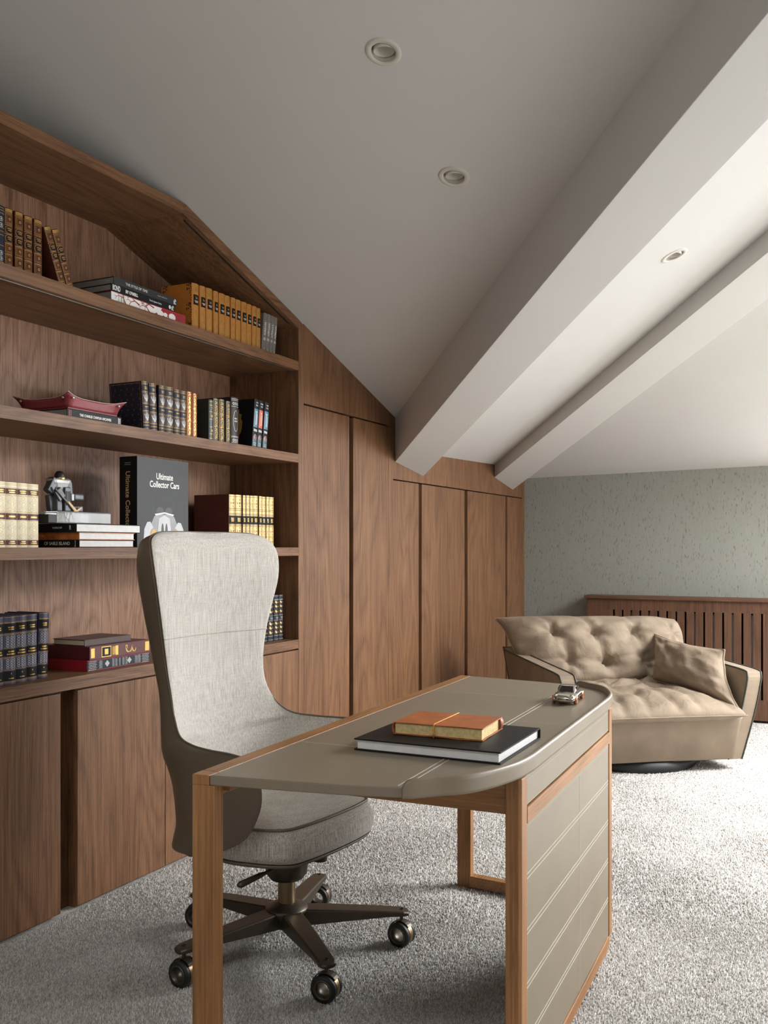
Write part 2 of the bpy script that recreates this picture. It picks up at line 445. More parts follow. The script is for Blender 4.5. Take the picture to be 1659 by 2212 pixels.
ceil_slab([(RW[0], 6.66 - S * RW[0]), (XR, 6.66 - S * XR), (XR, RW[2]), (RW[0], RW[2])], CEIL3)
struct(MB().box(X0 - .2, X1 + .2, Y0 - .2, Y1 + .2, 4.7, 4.8).build('sky_block_lid', 'paint_white'))  # unseen lid added above the ceilings to keep sky light out
DB = Vector((0.638, -0.738, 0.221))
def beam(name, prof):
    mb = MB(); r = []
    for x in (-0.30, 4.8):
        k = x / DB.x
        r.append([(x, y + DB.y * k, z + DB.z * k) for y, z in prof])
    mb.loft(r, smooth=False); return struct(mb.build(name, 'paint_white', bevel=0.002))
beam('trim_1', [(4.817, 1.69), (5.206, 1.635), (5.206, 2.06), (4.817, 2.10)])
beam('trim_2', [(6.458, 1.71), (6.864, 1.643), (6.864, 2.00), (6.458, 2.02)])
struct(MB().box(X0 - .2, X0, Y0 - .2, Y1 + .2, 0, 4.7).build('wall_left', 'paint_white'))
m = MB().box(X0, 2.05, Y1, Y1 + .2, 0, 4.7).box(4.55, X1, Y1, Y1 + .2, 0, 4.7).box(2.05, 4.55, Y1, Y1 + .2, 0, .9).box(2.05, 4.55, Y1, Y1 + .2, 1.73, 4.7)
struct(m.build('wall_back', 'wallpaper'))
e = bpy.data.objects.new('window_2', None); COL.objects.link(e); struct(e)
for a in ((2.05, 4.55, .9, .95), (2.05, 4.55, 1.68, 1.73), (2.05, 2.1, .95, 1.68), (4.5, 4.55, .95, 1.68), (3.27, 3.33, .95, 1.68)):
    MB().box(a[0], a[1], Y1 + .08, Y1 + .14, a[2], a[3]).build('window_frame', 'paint_white', e)
for a in ((2.1, 3.27), (3.33, 4.5)): MB().box(a[0], a[1], Y1 + .105, Y1 + .111, .95, 1.68).build('pane', 'window_glass', e)
struct(MB().box(X0, X1, Y0 - .2, Y0, 0, 4.7).build('wall_front', 'paint_white'))
m = MB().box(X1, X1 + .2, Y0 - .2, 1.5, 0, 4.7).box(X1, X1 + .2, 3.5, Y1 + .2, 0, 4.7).box(X1, X1 + .2, 1.5, 3.5, 0, .1).box(X1, X1 + .2, 1.5, 3.5, 1.62, 4.7)
struct(m.build('wall_right', 'paint_white'))
e = bpy.data.objects.new('added_door_1', None); COL.objects.link(e); struct(e)  # unseen glazed door, added to house the fill light on the right
for a in ((1.5, 3.5, .1, .16), (1.5, 3.5, 1.56, 1.62), (1.5, 1.56, .16, 1.56), (3.44, 3.5, .16, 1.56), (2.47, 2.53, .16, 1.56)):
    MB().box(X1 + .08, X1 + .14, *a).build('door_frame', 'paint_white', e)
for a in ((1.56, 2.47), (2.53, 3.44)): MB().box(X1 + .105, X1 + .111, a[0], a[1], .16, 1.56).build('pane', 'window_glass', e)
def roof_window(name, RW, c, depth):
    e = bpy.data.objects.new(name, None); COL.objects.link(e); struct(e)
    def bar(x0, x1, y0, y1, d0, d1):
        q = [(x0, y0), (x1, y0), (x1, y1), (x0, y1)]
        return MB().add([(x, y, plane_z(c, x, y) + d) for d in (d0, d1) for x, y in q], [(0, 1, 2, 3), (4, 7, 6, 5), (0, 4, 5, 1), (1, 5, 6, 2), (2, 6, 7, 3), (3, 7, 4, 0)])
    x0, x1, ya, yb = RW; xm = (x0 + x1) / 2; w = .04
    for a in ((x0 - w, x1 + w, ya - w, ya), (x0 - w, x1 + w, yb, yb + w), (x0 - w, x0, ya, yb), (x1, x1 + w, ya, yb)):
        bar(*a, .10, depth + .1).build('reveal', 'paint_white', e)
    for a in ((x0, x1, ya, ya + .05), (x0, x1, yb - .05, yb), (x0, x0 + .05, ya + .05, yb - .05), (x1 - .05, x1, ya + .05, yb - .05), (xm - .025, xm + .025, ya + .05, yb - .05)):
        bar(*a, depth + .03, depth + .08).build('window_frame', 'paint_white', e)
    for a in ((x0 + .05, xm - .025), (xm + .025, x1 - .05)): bar(a[0], a[1], ya + .05, yb - .05, depth + .05, depth + .056).build('pane', 'window_glass', e)
roof_window('window_1', RW, CEIL3, .12); roof_window('added_window_3', RB, CEIL1, .02)  # the rear one is an added opening for the fill light

# ================================================================== BOOKCASE
BK = -0.39
bc = thing('bookcase', 'built-in oak bookcase with thick shelves and a sloping top at the left wall', 'bookcase', (0, 0, 0))
for z0, z1 in ((.737, .779), (1.169, 1.208), (1.602, 1.643), (2.033, 2.075)):
    MB().box(BK, 0, .996, 3.781, z0, z1).build('shelf', 'oak_along_wall', bc, bevel=.0012)
MB().box(BK - .018, BK, .95, 3.827, .70, 2.50).build('back_panel', 'oak_back', bc)
MB().prism([(.95, 2.497), (2.936, 2.497), (2.955, 2.537), (.95, 2.537)], 0, BK, 0).build('top_panel', 'oak_along_wall', bc, bevel=.001)
MB().prism([(2.936, 2.497), (3.781, 2.230), (3.781, 2.271), (2.955, 2.537)], 0, BK, 0).build('sloping_top_panel', 'oak_along_wall', bc, bevel=.001)
MB().prism([(3.781, 0.0), (3.827, 0.0), (3.827, 2.252), (3.781, 2.271)], 0, BK, 0).build('side_panel', 'oak_vertical', bc, bevel=.001)
MB().prism([(.95, 0.0), (.996, 0.0), (.996, 2.497), (.95, 2.497)], 0, BK, 0).build('side_panel', 'oak_vertical', bc, bevel=.001)
for y0, y1, z in ((1.05, 3.74, 2.0325),):
    tag(MB().box(-.026, -.018, y0, y1, z - .003, z).build('light_channel', 'steel_soft', bc), 'slim metal light channel')
dv = Vector((0, 3.74 - 2.96, 2.2425 - 2.489)); 
tag(MB().prism([(2.97, 2.483), (3.735, 2.2415), (3.735, 2.2445), (2.97, 2.486)], 0, -.026, -.018).build('light_channel', 'steel_soft', bc), 'slim metal light channel')

def door(parent, y0, y1, z0, z1, name='door'):
    return MB().box(-.021, 0, y0 + .0015, y1 - .0015, z0, z1).build(name, 'oak_vertical', parent, bevel=.0015)
def cabinet(name, label, y0, g0, g1, y1, z1, cat, group, body_top=None):
    e = thing(name, label, cat, (0, 0, 0), group=group)
    MB().box(BK, -.075, y0 + .001, y1 - .001, 0.0, body_top or z1).build('body', 'dark_gap', e)
    MB().box(-.0749, -.0215, y0 + .001, g0 - .02, 0.0, z1 - .002).build('frame', 'oak_vertical', e); MB().box(-.0749, -.0215, g1 + .012, y1 - .001, 0.0, z1 - .002).build('frame', 'oak_vertical', e)
    door(e, y0, g0, .012, z1 - .004); door(e, g1, y1, .012, z1 - .004)
    tag(MB().box(-.0748, -.050, g0 - .018, g1 + .010, .005, z1 - .003).build('grip_strip', 'oak_vertical', e), 'recessed grip strip')
    return e
cabinet('base_cabinet', 'low oak cabinet under the shelves at the left edge, two flat doors', .996, 1.39, 1.43, 1.855, .735, 'cabinet', 'oak base cabinets')
cabinet('base_cabinet', 'low oak cabinet left of the desk chair, with an open finger gap between doors', 1.855, 2.306, 2.378, 2.829, .735, 'cabinet', 'oak base cabinets')
cabinet('base_cabinet', 'low oak cabinet mostly hidden behind the desk chair', 2.829, 3.28, 3.335, 3.781, .735, 'cabinet', 'oak base cabinets')
cabinet('wardrobe', 'tall oak wardrobe with two flat doors right beside the bookcase', 3.827, 4.278, 4.318, 4.735, 1.882, 'wardrobe', 'oak wardrobe units')
cabinet('wardrobe', 'lower oak wardrobe starting under the large white beam', 4.789, 5.141, 5.182, 5.471, 1.589, 'wardrobe', 'oak wardrobe units')
cabinet('wardrobe', 'lower oak wardrobe in the middle of the row, behind the desk corner', 5.471, 5.879, 5.93, 6.294, 1.589, 'wardrobe', 'oak wardrobe units')
cabinet('wardrobe', 'lower oak wardrobe in the far corner beside the armchair', 6.294, 6.697, 6.739, 7.085, 1.589, 'wardrobe', 'oak wardrobe units')
z1c = lambda y: plane_z(CEIL1, 0, y); z2c = lambda y: plane_z(CEIL2, 0, y); z3c = lambda y: plane_z(CEIL3, 0, y)
poly = [(3.827, 1.886), (4.735, 1.886), (4.735, 0), (4.789, 0), (4.789, 1.592), (7.085, 1.592), (7.085, 0), (7.142, 0),
        (7.142, z3c(7.142) + .01), (6.70, z3c(6.70) + .01), (6.6, z2c(6.6) + .01), (5.1, z2c(5.1) + .01), (4.95, z1c(4.95) + .01), (3.827, z1c(3.827) + .004)]
wf = MB().prism(poly, 0, -.03, 0).build('wardrobe_fascia', 'oak_vertical')
tag(wf, 'oak fascia panel filling the wall above the wardrobe doors up to the ceiling', 'fascia')

# ================================================================== RADIATOR COVER
rc = thing('radiator_cover', 'reddish oak radiator cover with vertical slots along the far wall', 'radiator cover', (0.542, 6.96, 0))
RX, RY = .542, 6.96
def rbox(mb, x0, x1, y0, y1, z0, z1): return mb.box(x0 - RX, x1 - RX, y0 - RY, y1 - RY, z0, z1)
rbox(MB(), .525, 3.32, 6.94, 7.142, .832, .852).build('top_board', 'radiator_oak_long', rc, bevel=.0015)
rbox(MB(), .542, .560, 6.978, 7.142, .02, .832).build('side_panel', 'radiator_oak_vertical', rc)
rbox(MB(), 3.28, 3.30, 6.978, 7.142, .02, .832).build('side_panel', 'radiator_oak_vertical', rc)
rbox(MB(), .542, 3.30, 6.96, 6.978, .752, .832).build('top_rail', 'radiator_oak_vertical', rc)
rbox(MB(), .542, 3.30, 6.96, 6.978, .02, .16).build('bottom_rail', 'radiator_oak_vertical', rc)
rbox(MB(), .56, 3.28, 6.985, 7.14, .0, .02).build('plinth', 'dark_gap', rc)
sx = [.733 + .0631 * k for k in range(40)]
rbox(MB(), .542, sx[0], 6.96, 6.978, .16, .752).build('end_panel', 'radiator_oak_vertical', rc)
for k in range(39):
    a, b = sx[k] + .0135, sx[k + 1]
    rbox(MB(), a, b, 6.96, 6.978, .16, .752).build('slat', 'radiator_oak_vertical', rc, bevel=.001)
rbox(MB(), sx[39] + .0135, 3.30, 6.96, 6.978, .16, .752).build('end_panel', 'radiator_oak_vertical', rc)
for k in range(16):
    x = .86 + k * .14
    rbox(MB(), x - .03, x + .03, 7.02, 7.10, .12, .74).build('radiator_fin', 'paint_white', rc, bevel=.01)
rbox(MB(), .56, 3.28, 7.125, 7.14, .02, .83).build('inner_back', 'dark_gap', rc)

# ================================================================== CEILING SPOTS
def downlight(x, y, c, label):
    nrm = Vector((c[1], c[2], -1)).normalized()
    e = thing('recessed_spotlight', label, 'ceiling light', (x, y, plane_z(c, x, y)), nrm.to_track_quat('Z', 'Y').to_euler(), 'recessed ceiling spotlights')
    MB().lathe([(.0365, .001), (.0375, .0035), (.052, .0028), (.0545, .0), (.0545, -.001), (.0365, -.001), (.0365, .001)], n=48).build('trim_ring', 'paint_cream', e)
    MB().lathe([(.0372, .0), (.0372, -.06), (.001, -.06)], n=40).build('sleeve', 'paint_cream', e)
    inv = e.rotation_euler.to_matrix().inverted().to_4x4()
    tilt = inv @ Vector((0, 0, -1)).to_track_quat('Z', 'Y').to_matrix().to_4x4()
    off = Matrix.Translation((0, 0, -.014))
    mb = MB().lathe([(.0310, -.030), (.0322, .000), (.0318, .010), (.0308, .0108), (.0298, .010), (.028, -.012), (.022, -.026), (.001, -.026)], n=40).xf(off @ tilt)
    mb.build('gimbal_cup', 'paint_cream', e)
    MB().lathe([(.018, -.0255), (.018, -.023), (.001, -.0215)], n=28).xf(off @ tilt).build('lamp_lens', 'silver_print', e)
downlight(*L1[0], CEIL1, 'white recessed spotlight in the ceiling, the largest one near the top')
downlight(*L1[1], CEIL1, 'white recessed spotlight in the ceiling, second along the sloping plain part')
downlight(*L2[0], CEIL2, 'white recessed spotlight in the bright ceiling strip between the beams')

# ================================================================== DESK
DK = thing('desk', 'writing desk with grey-taupe leather top, raised leather rim and walnut frame', 'desk', (1.0855, 2.3645, 0), (0, 0, math.radians(2.29)))
HALF = [(.039, .809), (.317, .768), (.431, .738), (.483, .692), (.530, .652), (.562, .590), (.588, .505), (.597, .420)]
full = [(b, -a) for b, a in HALF] + [(b, a) for b, a in reversed(HALF)]
# smooth outline from the start of the rim round to its far end
corner = catmull([(b, -a, 0) for b, a in HALF[1:]], 6)
rim_path = [p for p in corner if p.x >= .430]
rim_path = rim_path + [Vector((p.x, -p.y, 0)) for p in reversed(rim_path)]
top_poly = [(.039, -.809)] + [(p.x, p.y) for p in corner] + [(p.x, -p.y) for p in reversed(corner)] + [(.039, .809)]
tag(MB().prism(top_poly, 2, .7285, .749).build('leather_top', 'leather_taupe', DK, bevel=.003, seg=3), 'smooth taupe leather top')
MB().box(0, .0385, -.7755, .7755, .700, .7492).build('edge_board', 'walnut_long', DK, bevel=.0015)
# raised rim
rings = []; N = len(rim_path)
cum = [0]
for i in range(1, N): cum.append(cum[-1] + (rim_path[i] - rim_path[i - 1]).length)
def rim_at(s):
    for i in range(1, N):
        if cum[i] >= s:
            k = (s - cum[i - 1]) / max(1e-9, cum[i] - cum[i - 1]); return rim_path[i - 1].lerp(rim_path[i], k)
    return rim_path[-1]
ss = [0, .002, .005, .009, .014, .02] + [.02 + (cum[-1] - .04) * k / 90 for k in range(1, 90)] + [cum[-1] - v for v in (.02, .014, .009, .005, .002, 0)]
for s in ss:
    p = rim_at(s); t = (rim_at(min(cum[-1], s + .004)) - rim_at(max(0, s - .004))).normalized()
    nn = Vector((t.y, -t.x, 0))
    e = min(s, cum[-1] - s); k = math.sqrt(max(0, 1 - (1 - min(1, e / .02)) ** 2)); zt = .748 + .0185 * k
    pr = [(.0015, .7265), (.006, .729), (.0075, .735), (.0065, .746), (.0095, .752 + (zt - .752) * .3 if zt > .752 else zt), (.0085, zt - .003), (.004, zt), (-.001, zt - .002), (-.003, .748), (-.004, .7265)]
    rings.append([p + nn * o + Vector((0, 0, min(z, zt))) for o, z in pr])
tag(MB().loft(rings).build('leather_rim', 'leather_taupe', DK), 'raised curved leather rim')
# legs
LEG = [(0, .813), (.050, .809), (.050, .776), (0, .776)]
LEGT = [(0, .813), (.0385, .810), (.0385, .776), (0, .776)]
for sgn in (-1, 1):
    MB().prism([(b, sgn * a) for b, a in LEG], 2, .0, .7285).prism([(b, sgn * a) for b, a in LEGT], 2, .7285, .7492).build('leg', 'walnut_vertical', DK, bevel=.0012)
# user-side rail and the two cross rails
MB().box(.042, .066, -.7755, .7755, .712, .7285).build('long_rail', 'walnut_long', DK, bevel=.001)
for sgn in (-1, 1):
    MB().box(.0665, .5625, min(sgn * .456, sgn * .488), max(sgn * .456, sgn * .488), .648, .7285).build('cross_rail', 'walnut_across', DK, bevel=.001)
    MB().prism([(.563, sgn * .452), (.563, sgn * .497), (.592, sgn * .497), (.598, sgn * .492), (.598, sgn * .452)], 2, .046, .7265).build('front_post', 'walnut_vertical', DK, bevel=.002)
# base rail loop following the outline down the side, round the corner and along the front
base_in = [(.052, -.800, 0)] + [(b - .005, -a, 0) for b, a in HALF[1:]]
bp = catmull(base_in, 6); bp = bp + [Vector((p.x, -p.y, 0)) for p in reversed(bp)]
rings = []
for i, p in enumerate(bp):
    t = (bp[min(i + 1, len(bp) - 1)] - bp[max(i - 1, 0)]).normalized(); nn = Vector((t.y, -t.x, 0))
    rings.append([p + nn * o + Vector((0, 0, z)) for o, z in ((.004, .010), (.006, .013), (.006, .044), (.004, .047), (-.030, .047), (-.032, .044), (-.032, .010))])
MB().loft(rings, smooth=False).build('base_rail', 'walnut_long', DK)
for sgn in (-1, 1):
    MB().lathe([(.001, 0), (.012, 0), (.012, .012), (.001, .012)], (.575, sgn * .40, 0), n=16).build('glide_foot', 'rubber', DK)
# front panels
tag(MB().box(.572, .5955, -.4518, .4518, .660, .7265).build('upper_panel', 'leather_taupe', DK, bevel=.002), 'taupe leather drawer-height panel')
MB().box(.566, .599, -.4518, .4518, .6235, .6575).build('front_rail', 'walnut_long', DK, bevel=.001)
tag(MB().box(.572, .5955, -.4518, .4518, .048, .621).build('lower_panel', 'leather_taupe', DK, bevel=.002), 'taupe leather panel with stitched lines')
# stitching (tiny, joined)
st = MB()
def dash_top(b0, a0, b1, a1, step=.0085, ln=.0062, w=.0007):
    d = Vector((b1 - b0, a1 - a0)); L = d.length; d /= L; q = Vector((-d.y, d.x)) * w; k = 0
    while k < L - ln:
        p = Vector((b0, a0)) + d * k; e = p + d * ln
        c = [p + q, e + q, e - q, p - q]
        st.add([(x.x, x.y, .7488) for x in c] + [(x.x, x.y, .7497) for x in c], [(4, 5, 6, 7), (0, 1, 5, 4), (1, 2, 6, 5), (2, 3, 7, 6), (3, 0, 4, 7)])
        k += step
def dash_front(a0, z0, a1, z1, step=.0085, ln=.0062, w=.0007, x=.5953):
    d = Vector((a1 - a0, z1 - z0)); L = d.length; d /= L; q = Vector((-d.y, d.x)) * w; k = 0
    while k < L - ln:
        p = Vector((a0, z0)) + d * k; e = p + d * ln
        c = [p + q, e + q, e - q, p - q]
        st.add([(x, v.x, v.y) for v in c] + [(x + .0009, v.x, v.y) for v in c], [(4, 5, 6, 7), (0, 1, 5, 4), (1, 2, 6, 5), (2, 3, 7, 6), (3, 0, 4, 7)])
        k += step
for b in (.4195, .4315): dash_top(b, -.73, b, .73, ln=.0078, w=.0009)
for a in (-.441, .429): dash_top(.041, a, .417, a)
dash_top(.434, .022, .590, .022)
for zc in (.509, .391, .276, .160):
    for dz in (-.005, .005): dash_front(-.448, zc + dz, .448, zc + dz, ln=.0078, w=.0009)
dash_front(.06, .052, .06, .619); dash_front(-.4455, .052, -.4455, .619, w=.0005); dash_front(-.4455, .664, -.4455, .715, w=.0005)
dash_front(-.448, .6165, .448, .6165, w=.0005); dash_front(-.448, .7150, .448, .7150, w=.0005); dash_front(-.448, .664, .448, .664, w=.0005)
tag(st.build('stitching', 'thread', DK, fix=False), 'pale double-row stitching', kind='stuff')

# ================================================================== DESK CHAIR
CH = thing('desk_chair', 'high-backed swivel desk chair in pale woven fabric with a taupe leather shell', 'chair', (.778, 2.412, 0), (0, 0, math.radians(-7)))
RIM = [(-.305, 0, 1.256), (-.300, .12, 1.256), (-.290, .21, 1.252), (-.268, .262, 1.232), (-.245, .280, 1.188), (-.236, .274, 1.11),
       (-.244, .251, 1.02), (-.252, .229, .93), (-.252, .214, .84), (-.238, .211, .765), (-.208, .226, .703), (-.160, .252, .664),
       (-.085, .281, .654), (.0, .301, .653), (.09, .311, .654), (.152, .314, .645), (.188, .314, .608), (.196, .312, .55),
       (.180, .309, .50), (.136, .304, .438), (.05, .298, .388), (-.055, .286, .352), (-.120, .262, .335), (-.172, .205, .325), (-.205, .11, .320), (-.214, 0, .317)]
rim = catmull(RIM, 5); NR = len(rim)
def lerp(a, b, t): return a + (b - a) * t
def interp(tab, x):
    for (x0, y0), (x1, y1) in zip(tab, tab[1:]):
        if x <= x1: return lerp(y0, y1, max(0, min(1, (x - x0) / (x1 - x0))))
    return tab[-1][1]
# height on the centre line that belongs to every rim point
ZC = [(0, 1.256), (.042, 1.255), (.127, 1.22), (.186, 1.15), (.254, 1.0), (.305, .88), (.356, .78), (.41, .69), (.466, .60), (.534, .54), (.61, .48), (.68, .44), (.76, .40), (.84, .362), (.92, .335), (1, .317)]
FO = [(.317, -.214), (.36, -.230), (.42, -.248), (.55, -.276), (.70, -.312), (.85, -.345), (1.0, -.360), (1.15, -.360), (1.22, -.345), (1.256, -.305)]    # outer centre line
FI = [(.317, -.20), (.45, -.215), (.55, -.238), (.70, -.272), (.85, -.283), (1.0, -.280), (1.12, -.268), (1.20, -.268), (1.235, -.280), (1.256, -.305)]    # inner centre line
def bez(p0, p1, p2, p3, t):
    s = 1 - t
    return p0 * (s ** 3) + p1 * (3 * s * s * t) + p2 * (3 * s * t * t) + p3 * t ** 3
def shell(outer, M=14):
    half = []
    for i, R in enumerate(rim):
        u = i / (NR - 1); zc = interp(ZC, u)
        c = Vector((interp(FO if outer else FI, zc), 0, zc))
        if outer:
            sm = lambda a, b: (lambda t: t * t * (3 - 2 * t))(max(0, min(1, (u - a) / (b - a))))
            p1 = Vector((c.x - .008, R.y * lerp(.80, .90, sm(.40, .60)), lerp(zc, R.z, .12)))
            p2 = Vector((lerp(c.x, R.x, lerp(-.06, .20, sm(.25, .60))), R.y * lerp(1.075, 1.06, sm(.33, .5)) + .002, lerp(zc, R.z, .75)))
            k3 = sm(.95, 1.0); p1 = p1.lerp(c.lerp(R, .33), k3); p2 = p2.lerp(c.lerp(R, .66), k3)
        else:
            p1 = Vector((c.x, R.y * .55, lerp(zc, R.z, .10)))
            p2 = Vector((lerp(c.x, R.x, .55) + .022, R.y * .97 - .002, lerp(zc, R.z, .60)))
            if u > .45: p2 = Vector((lerp(c.x, R.x, .35), R.y - .035, lerp(zc, R.z, .5)))
            if u > .84: p1 = c.lerp(R, .33); p2 = c.lerp(R, .66)
        half.append([bez(c, p1, p2, R, k / M) for k in range(M + 1)])
    return half
def shell_mesh(half, M=14):
    mb = MB(); vs = []; fs = []
    w = 2 * M + 1
    for row in half:
        vs += [Vector((p.x, -p.y, p.z)) for p in reversed(row)] + row[1:]
    for i in range(len(half) - 1):
        for k in range(w - 1): fs.append((i * w + k, i * w + k + 1, (i + 1) * w + k + 1, (i + 1) * w + k))
    mb.add(vs, fs, True); return mb
def weld(o, d=1e-5):
    bm = bmesh.new(); bm.from_mesh(o.data); bmesh.ops.remove_doubles(bm, verts=bm.verts[:], dist=d)
    bmesh.ops.recalc_face_normals(bm, faces=bm.faces[:]); bm.to_mesh(o.data); bm.free()
so = shell_mesh(shell(True)).build('shell', 'leather_shell', CH); tag(so, 'taupe leather outer shell'); weld(so)
inner = shell(False)
sf = shell_mesh(inner).build('back_upholstery', 'chair_fabric', CH); tag(sf, 'pale woven fabric on back and arms'); weld(sf)
loop = [Vector(p) for p in rim] + [Vector((p.x, -p.y, p.z)) for p in reversed(rim)]
loop2 = [Vector((p.x, -p.y, p.z)) for p in reversed(rim[1:])] + [Vector(p) for p in rim]
tag(MB().tube([p - Vector((.003 + .007 * max(0, min(1, (p.z - .7) / .2)), 0, 0)) for p in loop2], .0032, 8).build('piping', 'leather_shell', so), 'dark leather piping round the rim')
# horizontal seam on the back
seam = []; ZS = .937
def at_height(k):          # point of the inner surface at height ZS on cross position k
    for r0, r1 in zip(inner[:NR // 2], inner[1:NR // 2]):
        if r0[k].z >= ZS >= r1[k].z: return r0[k].lerp(r1[k], (r0[k].z - ZS) / max(1e-6, r0[k].z - r1[k].z))
for k in list(range(14, 0, -1)) + list(range(0, 15)):
    p = at_height(k)
    if p is not None: seam.append(Vector((p.x + .0012, -p.y if len(seam) < 14 else p.y, p.z)))
MB().tube(seam, .0014, 6).build('seam', 'chair_fabric_seat', sf)
# seat cushion
SO = [(.203, 0), (.202, .06), (.198, .12), (.190, .175), (.178, .198), (.145, .222), (.10, .240), (.03, .258), (-.06, .252), (-.13, .225), (-.17, .16), (-.19, .08), (-.195, 0)]
half = catmull([(a, b, 0) for a, b in SO], 4)
outl = [Vector(p) for p in half] + [Vector((p.x, -p.y, 0)) for p in reversed(half[1:-1])]
def ringz(z, k, df): return [Vector((p.x * k + df * max(0, p.x) / .2, p.y * k, z)) for p in outl]
mb = MB().loft([ringz(.340, .90, .012), ringz(.346, .985, .018), ringz(.37, 1.02, .022), ringz(.40, 1.03, .016), ringz(.425, 1.01, .006), ringz(.436, .99, 0)], caps=False)
mb.build('seat_side', 'chair_fabric_seat', CH)
rs = []
for k in (1.0, .985, .93, .8, .6, .4, .2, .02): rs.append(ringz(.436 + .020 * (1 - k ** 4) ** .7, k * .992, 0))
MB().loft(rs, caps=True).build('seat_cushion', 'chair_fabric_seat', CH)
tag(MB().tube(ringz(.437, .995, 0), .0045, 8, closed=True).build('seat_piping', 'leather_shell', CH), 'dark piping round the seat')
MB().loft([ringz(.326, .80, 0), ringz(.332, .97, .014), ringz(.342, .985, .018)], caps=True).build('seat_pan', 'leather_shell', CH)
BO = Vector((.016, .010, 0))
# mechanism, column, lever, knob
MB().lathe([(.001, .332), (.060, .332), (.0655, .270), (.062, .236), (.050, .219), (.001, .216)], BO, n=32).build('mechanism', 'bronze', CH)
MB().lathe([(.026, .285), (.026, .120)], BO, n=28).build('gas_column', 'bronze_light', CH)
MB().lathe([(.001, .150), (.03, .147), (.062, .134), (.066, .126), (.06, .116), (.04, .088), (.026, .068), (.001, .064)], BO, n=32).build('base_hub', 'bronze', CH)
MB().tube([(.12, -.06, .318), (.098, -.148, .304), (.092, -.178, .299), (.088, -.19, .297), (.073, -.258, .287), (.071, -.266, .286)], [.005, .005, .005, .0075, .0095, .005], 10).build('height_lever', 'bronze', CH)
MB().lathe([(.001, .333), (.022, .333), (.021, .305), (.001, .303)], (.164, -.02, 0), n=20).build('tension_knob', 'bronze', CH)
# five legs and castors (angles on the floor, in the chair's own frame)
for k in range(5):
    ang = math.radians(-33 + 72 * k); c, s = math.cos(ang), math.sin(ang)
    def P(r, w, z): return Vector((r * c - w * s + BO.x, r * s + w * c + BO.y, z))
    rr = []
    for r, w, zt, zb in ((.035, .030, .131, .078), (.10, .031, .128, .082), (.20, .0285, .122, .088), (.30, .026, .115, .093), (.352, .025, .110, .093), (.366, .020, .107, .093), (.370, .010, .105, .094)):
        rr.append([P(r, -w, zb + .004), P(r, -w, zt - .004), P(r, -w + .004, zt), P(r, w - .004, zt), P(r, w, zt - .004), P(r, w, zb + .004), P(r, w * .5, zb), P(r, -w * .5, zb)])
    lg = MB().loft(rr, smooth=False).build('leg', 'bronze', CH, bevel=.0015)
    ce = Vector((.347 * c + BO.x, .347 * s + BO.y, .0375))
    ax = 7 + [4, -6, 10, 0, -8][k]
    M = Matrix.Translation(ce) @ Matrix.Rotation(math.radians(ax), 4, 'Z')
    for y0 in (-.0245, .0085):
        MB().lathe([(.0265, y0), (.0345, y0), (.0368, y0 + .003), (.0368, y0 + .013), (.0345, y0 + .016), (.0265, y0 + .016), (.0265, y0)], axis=1, n=32).xf(M).build('castor_tyre', 'rubber', lg)
    MB().lathe([(.0365, -.0085), (.0365, .0085)], axis=1, n=32).xf(M).build('castor_band', 'bronze_light', lg)
    MB().lathe([(.0235, -.026), (.0270, -.0262), (.0270, .0262), (.0235, .026), (.0215, .0255), (.0215, -.0255), (.0235, -.026)], axis=1, n=32).xf(M).build('castor_ring', 'bronze', lg)
    f = MB()
    prof = [(.039, math.radians(a)) for a in range(40, 215, 12)]
    r1 = [[(math.cos(a) * R, y, math.sin(a) * R) for (R, y) in ((.0385, -.010), (.041, -.010), (.041, .010), (.0385, .010))] for _, a in prof]
    f.loft(r1, smooth=False)
    f.lathe([(.0055, .030), (.0055, .075)], n=12)
    f.xf(M).build('castor_fork', 'bronze', lg)

# ================================================================== ARMCHAIR
SF = thing('swivel_armchair', 'wide tan nubuck swivel armchair with tufted back cushion in the far corner', 'armchair', (1.434, 5.102, 0), (0, 0, math.radians(36)))
MB().lathe([(.001, 0), (.36, 0), (.37, .01), (.37, .058), (.001, .058)], (0, .46, 0), n=48).build('swivel_base', 'black_matte', SF)
def rrect(hw, y0, y1, z, r=.05, n=5):
    out = []
    for cx, cy, a0 in ((hw - r, y0 + r, -90), (hw - r, y1 - r, 0), (-hw + r, y1 - r, 90), (-hw + r, y0 + r, 180)):
        for k in range(n + 1):
            a = math.radians(a0 + 90 * k / n); out.append(Vector((cx + r * math.cos(a), cy + r * math.sin(a), z)))
    return out
MB().loft([rrect(.43, .11, .90, .060, .03), rrect(.447, .085, .93, .072, .03), rrect(.47, .045, .97, .285, .03), rrect(.475, .04, .97, .30, .03)]).build('base_body', 'nubuck_smooth', SF)
MB().loft([rrect(.46, .80, .97, .29, .05), rrect(.50, .84, 1.02, .55, .05), rrect(.49, .86, 1.02, .60, .05)]).build('back_frame', 'nubuck', SF)
def uc(z): return .452 + .155 * (z - .06)
ARM = [(.105, .060), (.050, .30), (.030, .47), (.036, .525), (.075, .545), (.30, .553), (.70, .566), (.985, .574), (1.01, .55), (.97, .06)]
for sgn in (-1, 1):
    outl2 = catmull([(0, y, z) for y, z in ARM], 3)
    def face(off): return [Vector((sgn * (uc(p.z) + off), p.y, p.z)) for p in outl2]
    w = .040
    mb = MB().loft([face(-w), face(-w + .001), face(w - .001), face(w)], smooth=False)
    a = mb.build('arm', 'nubuck_smooth', SF, bevel=.004)
    for off in (-w, w):
        MB().tube(face(off), .0048, 8).build('piping', 'piping_dark', a)

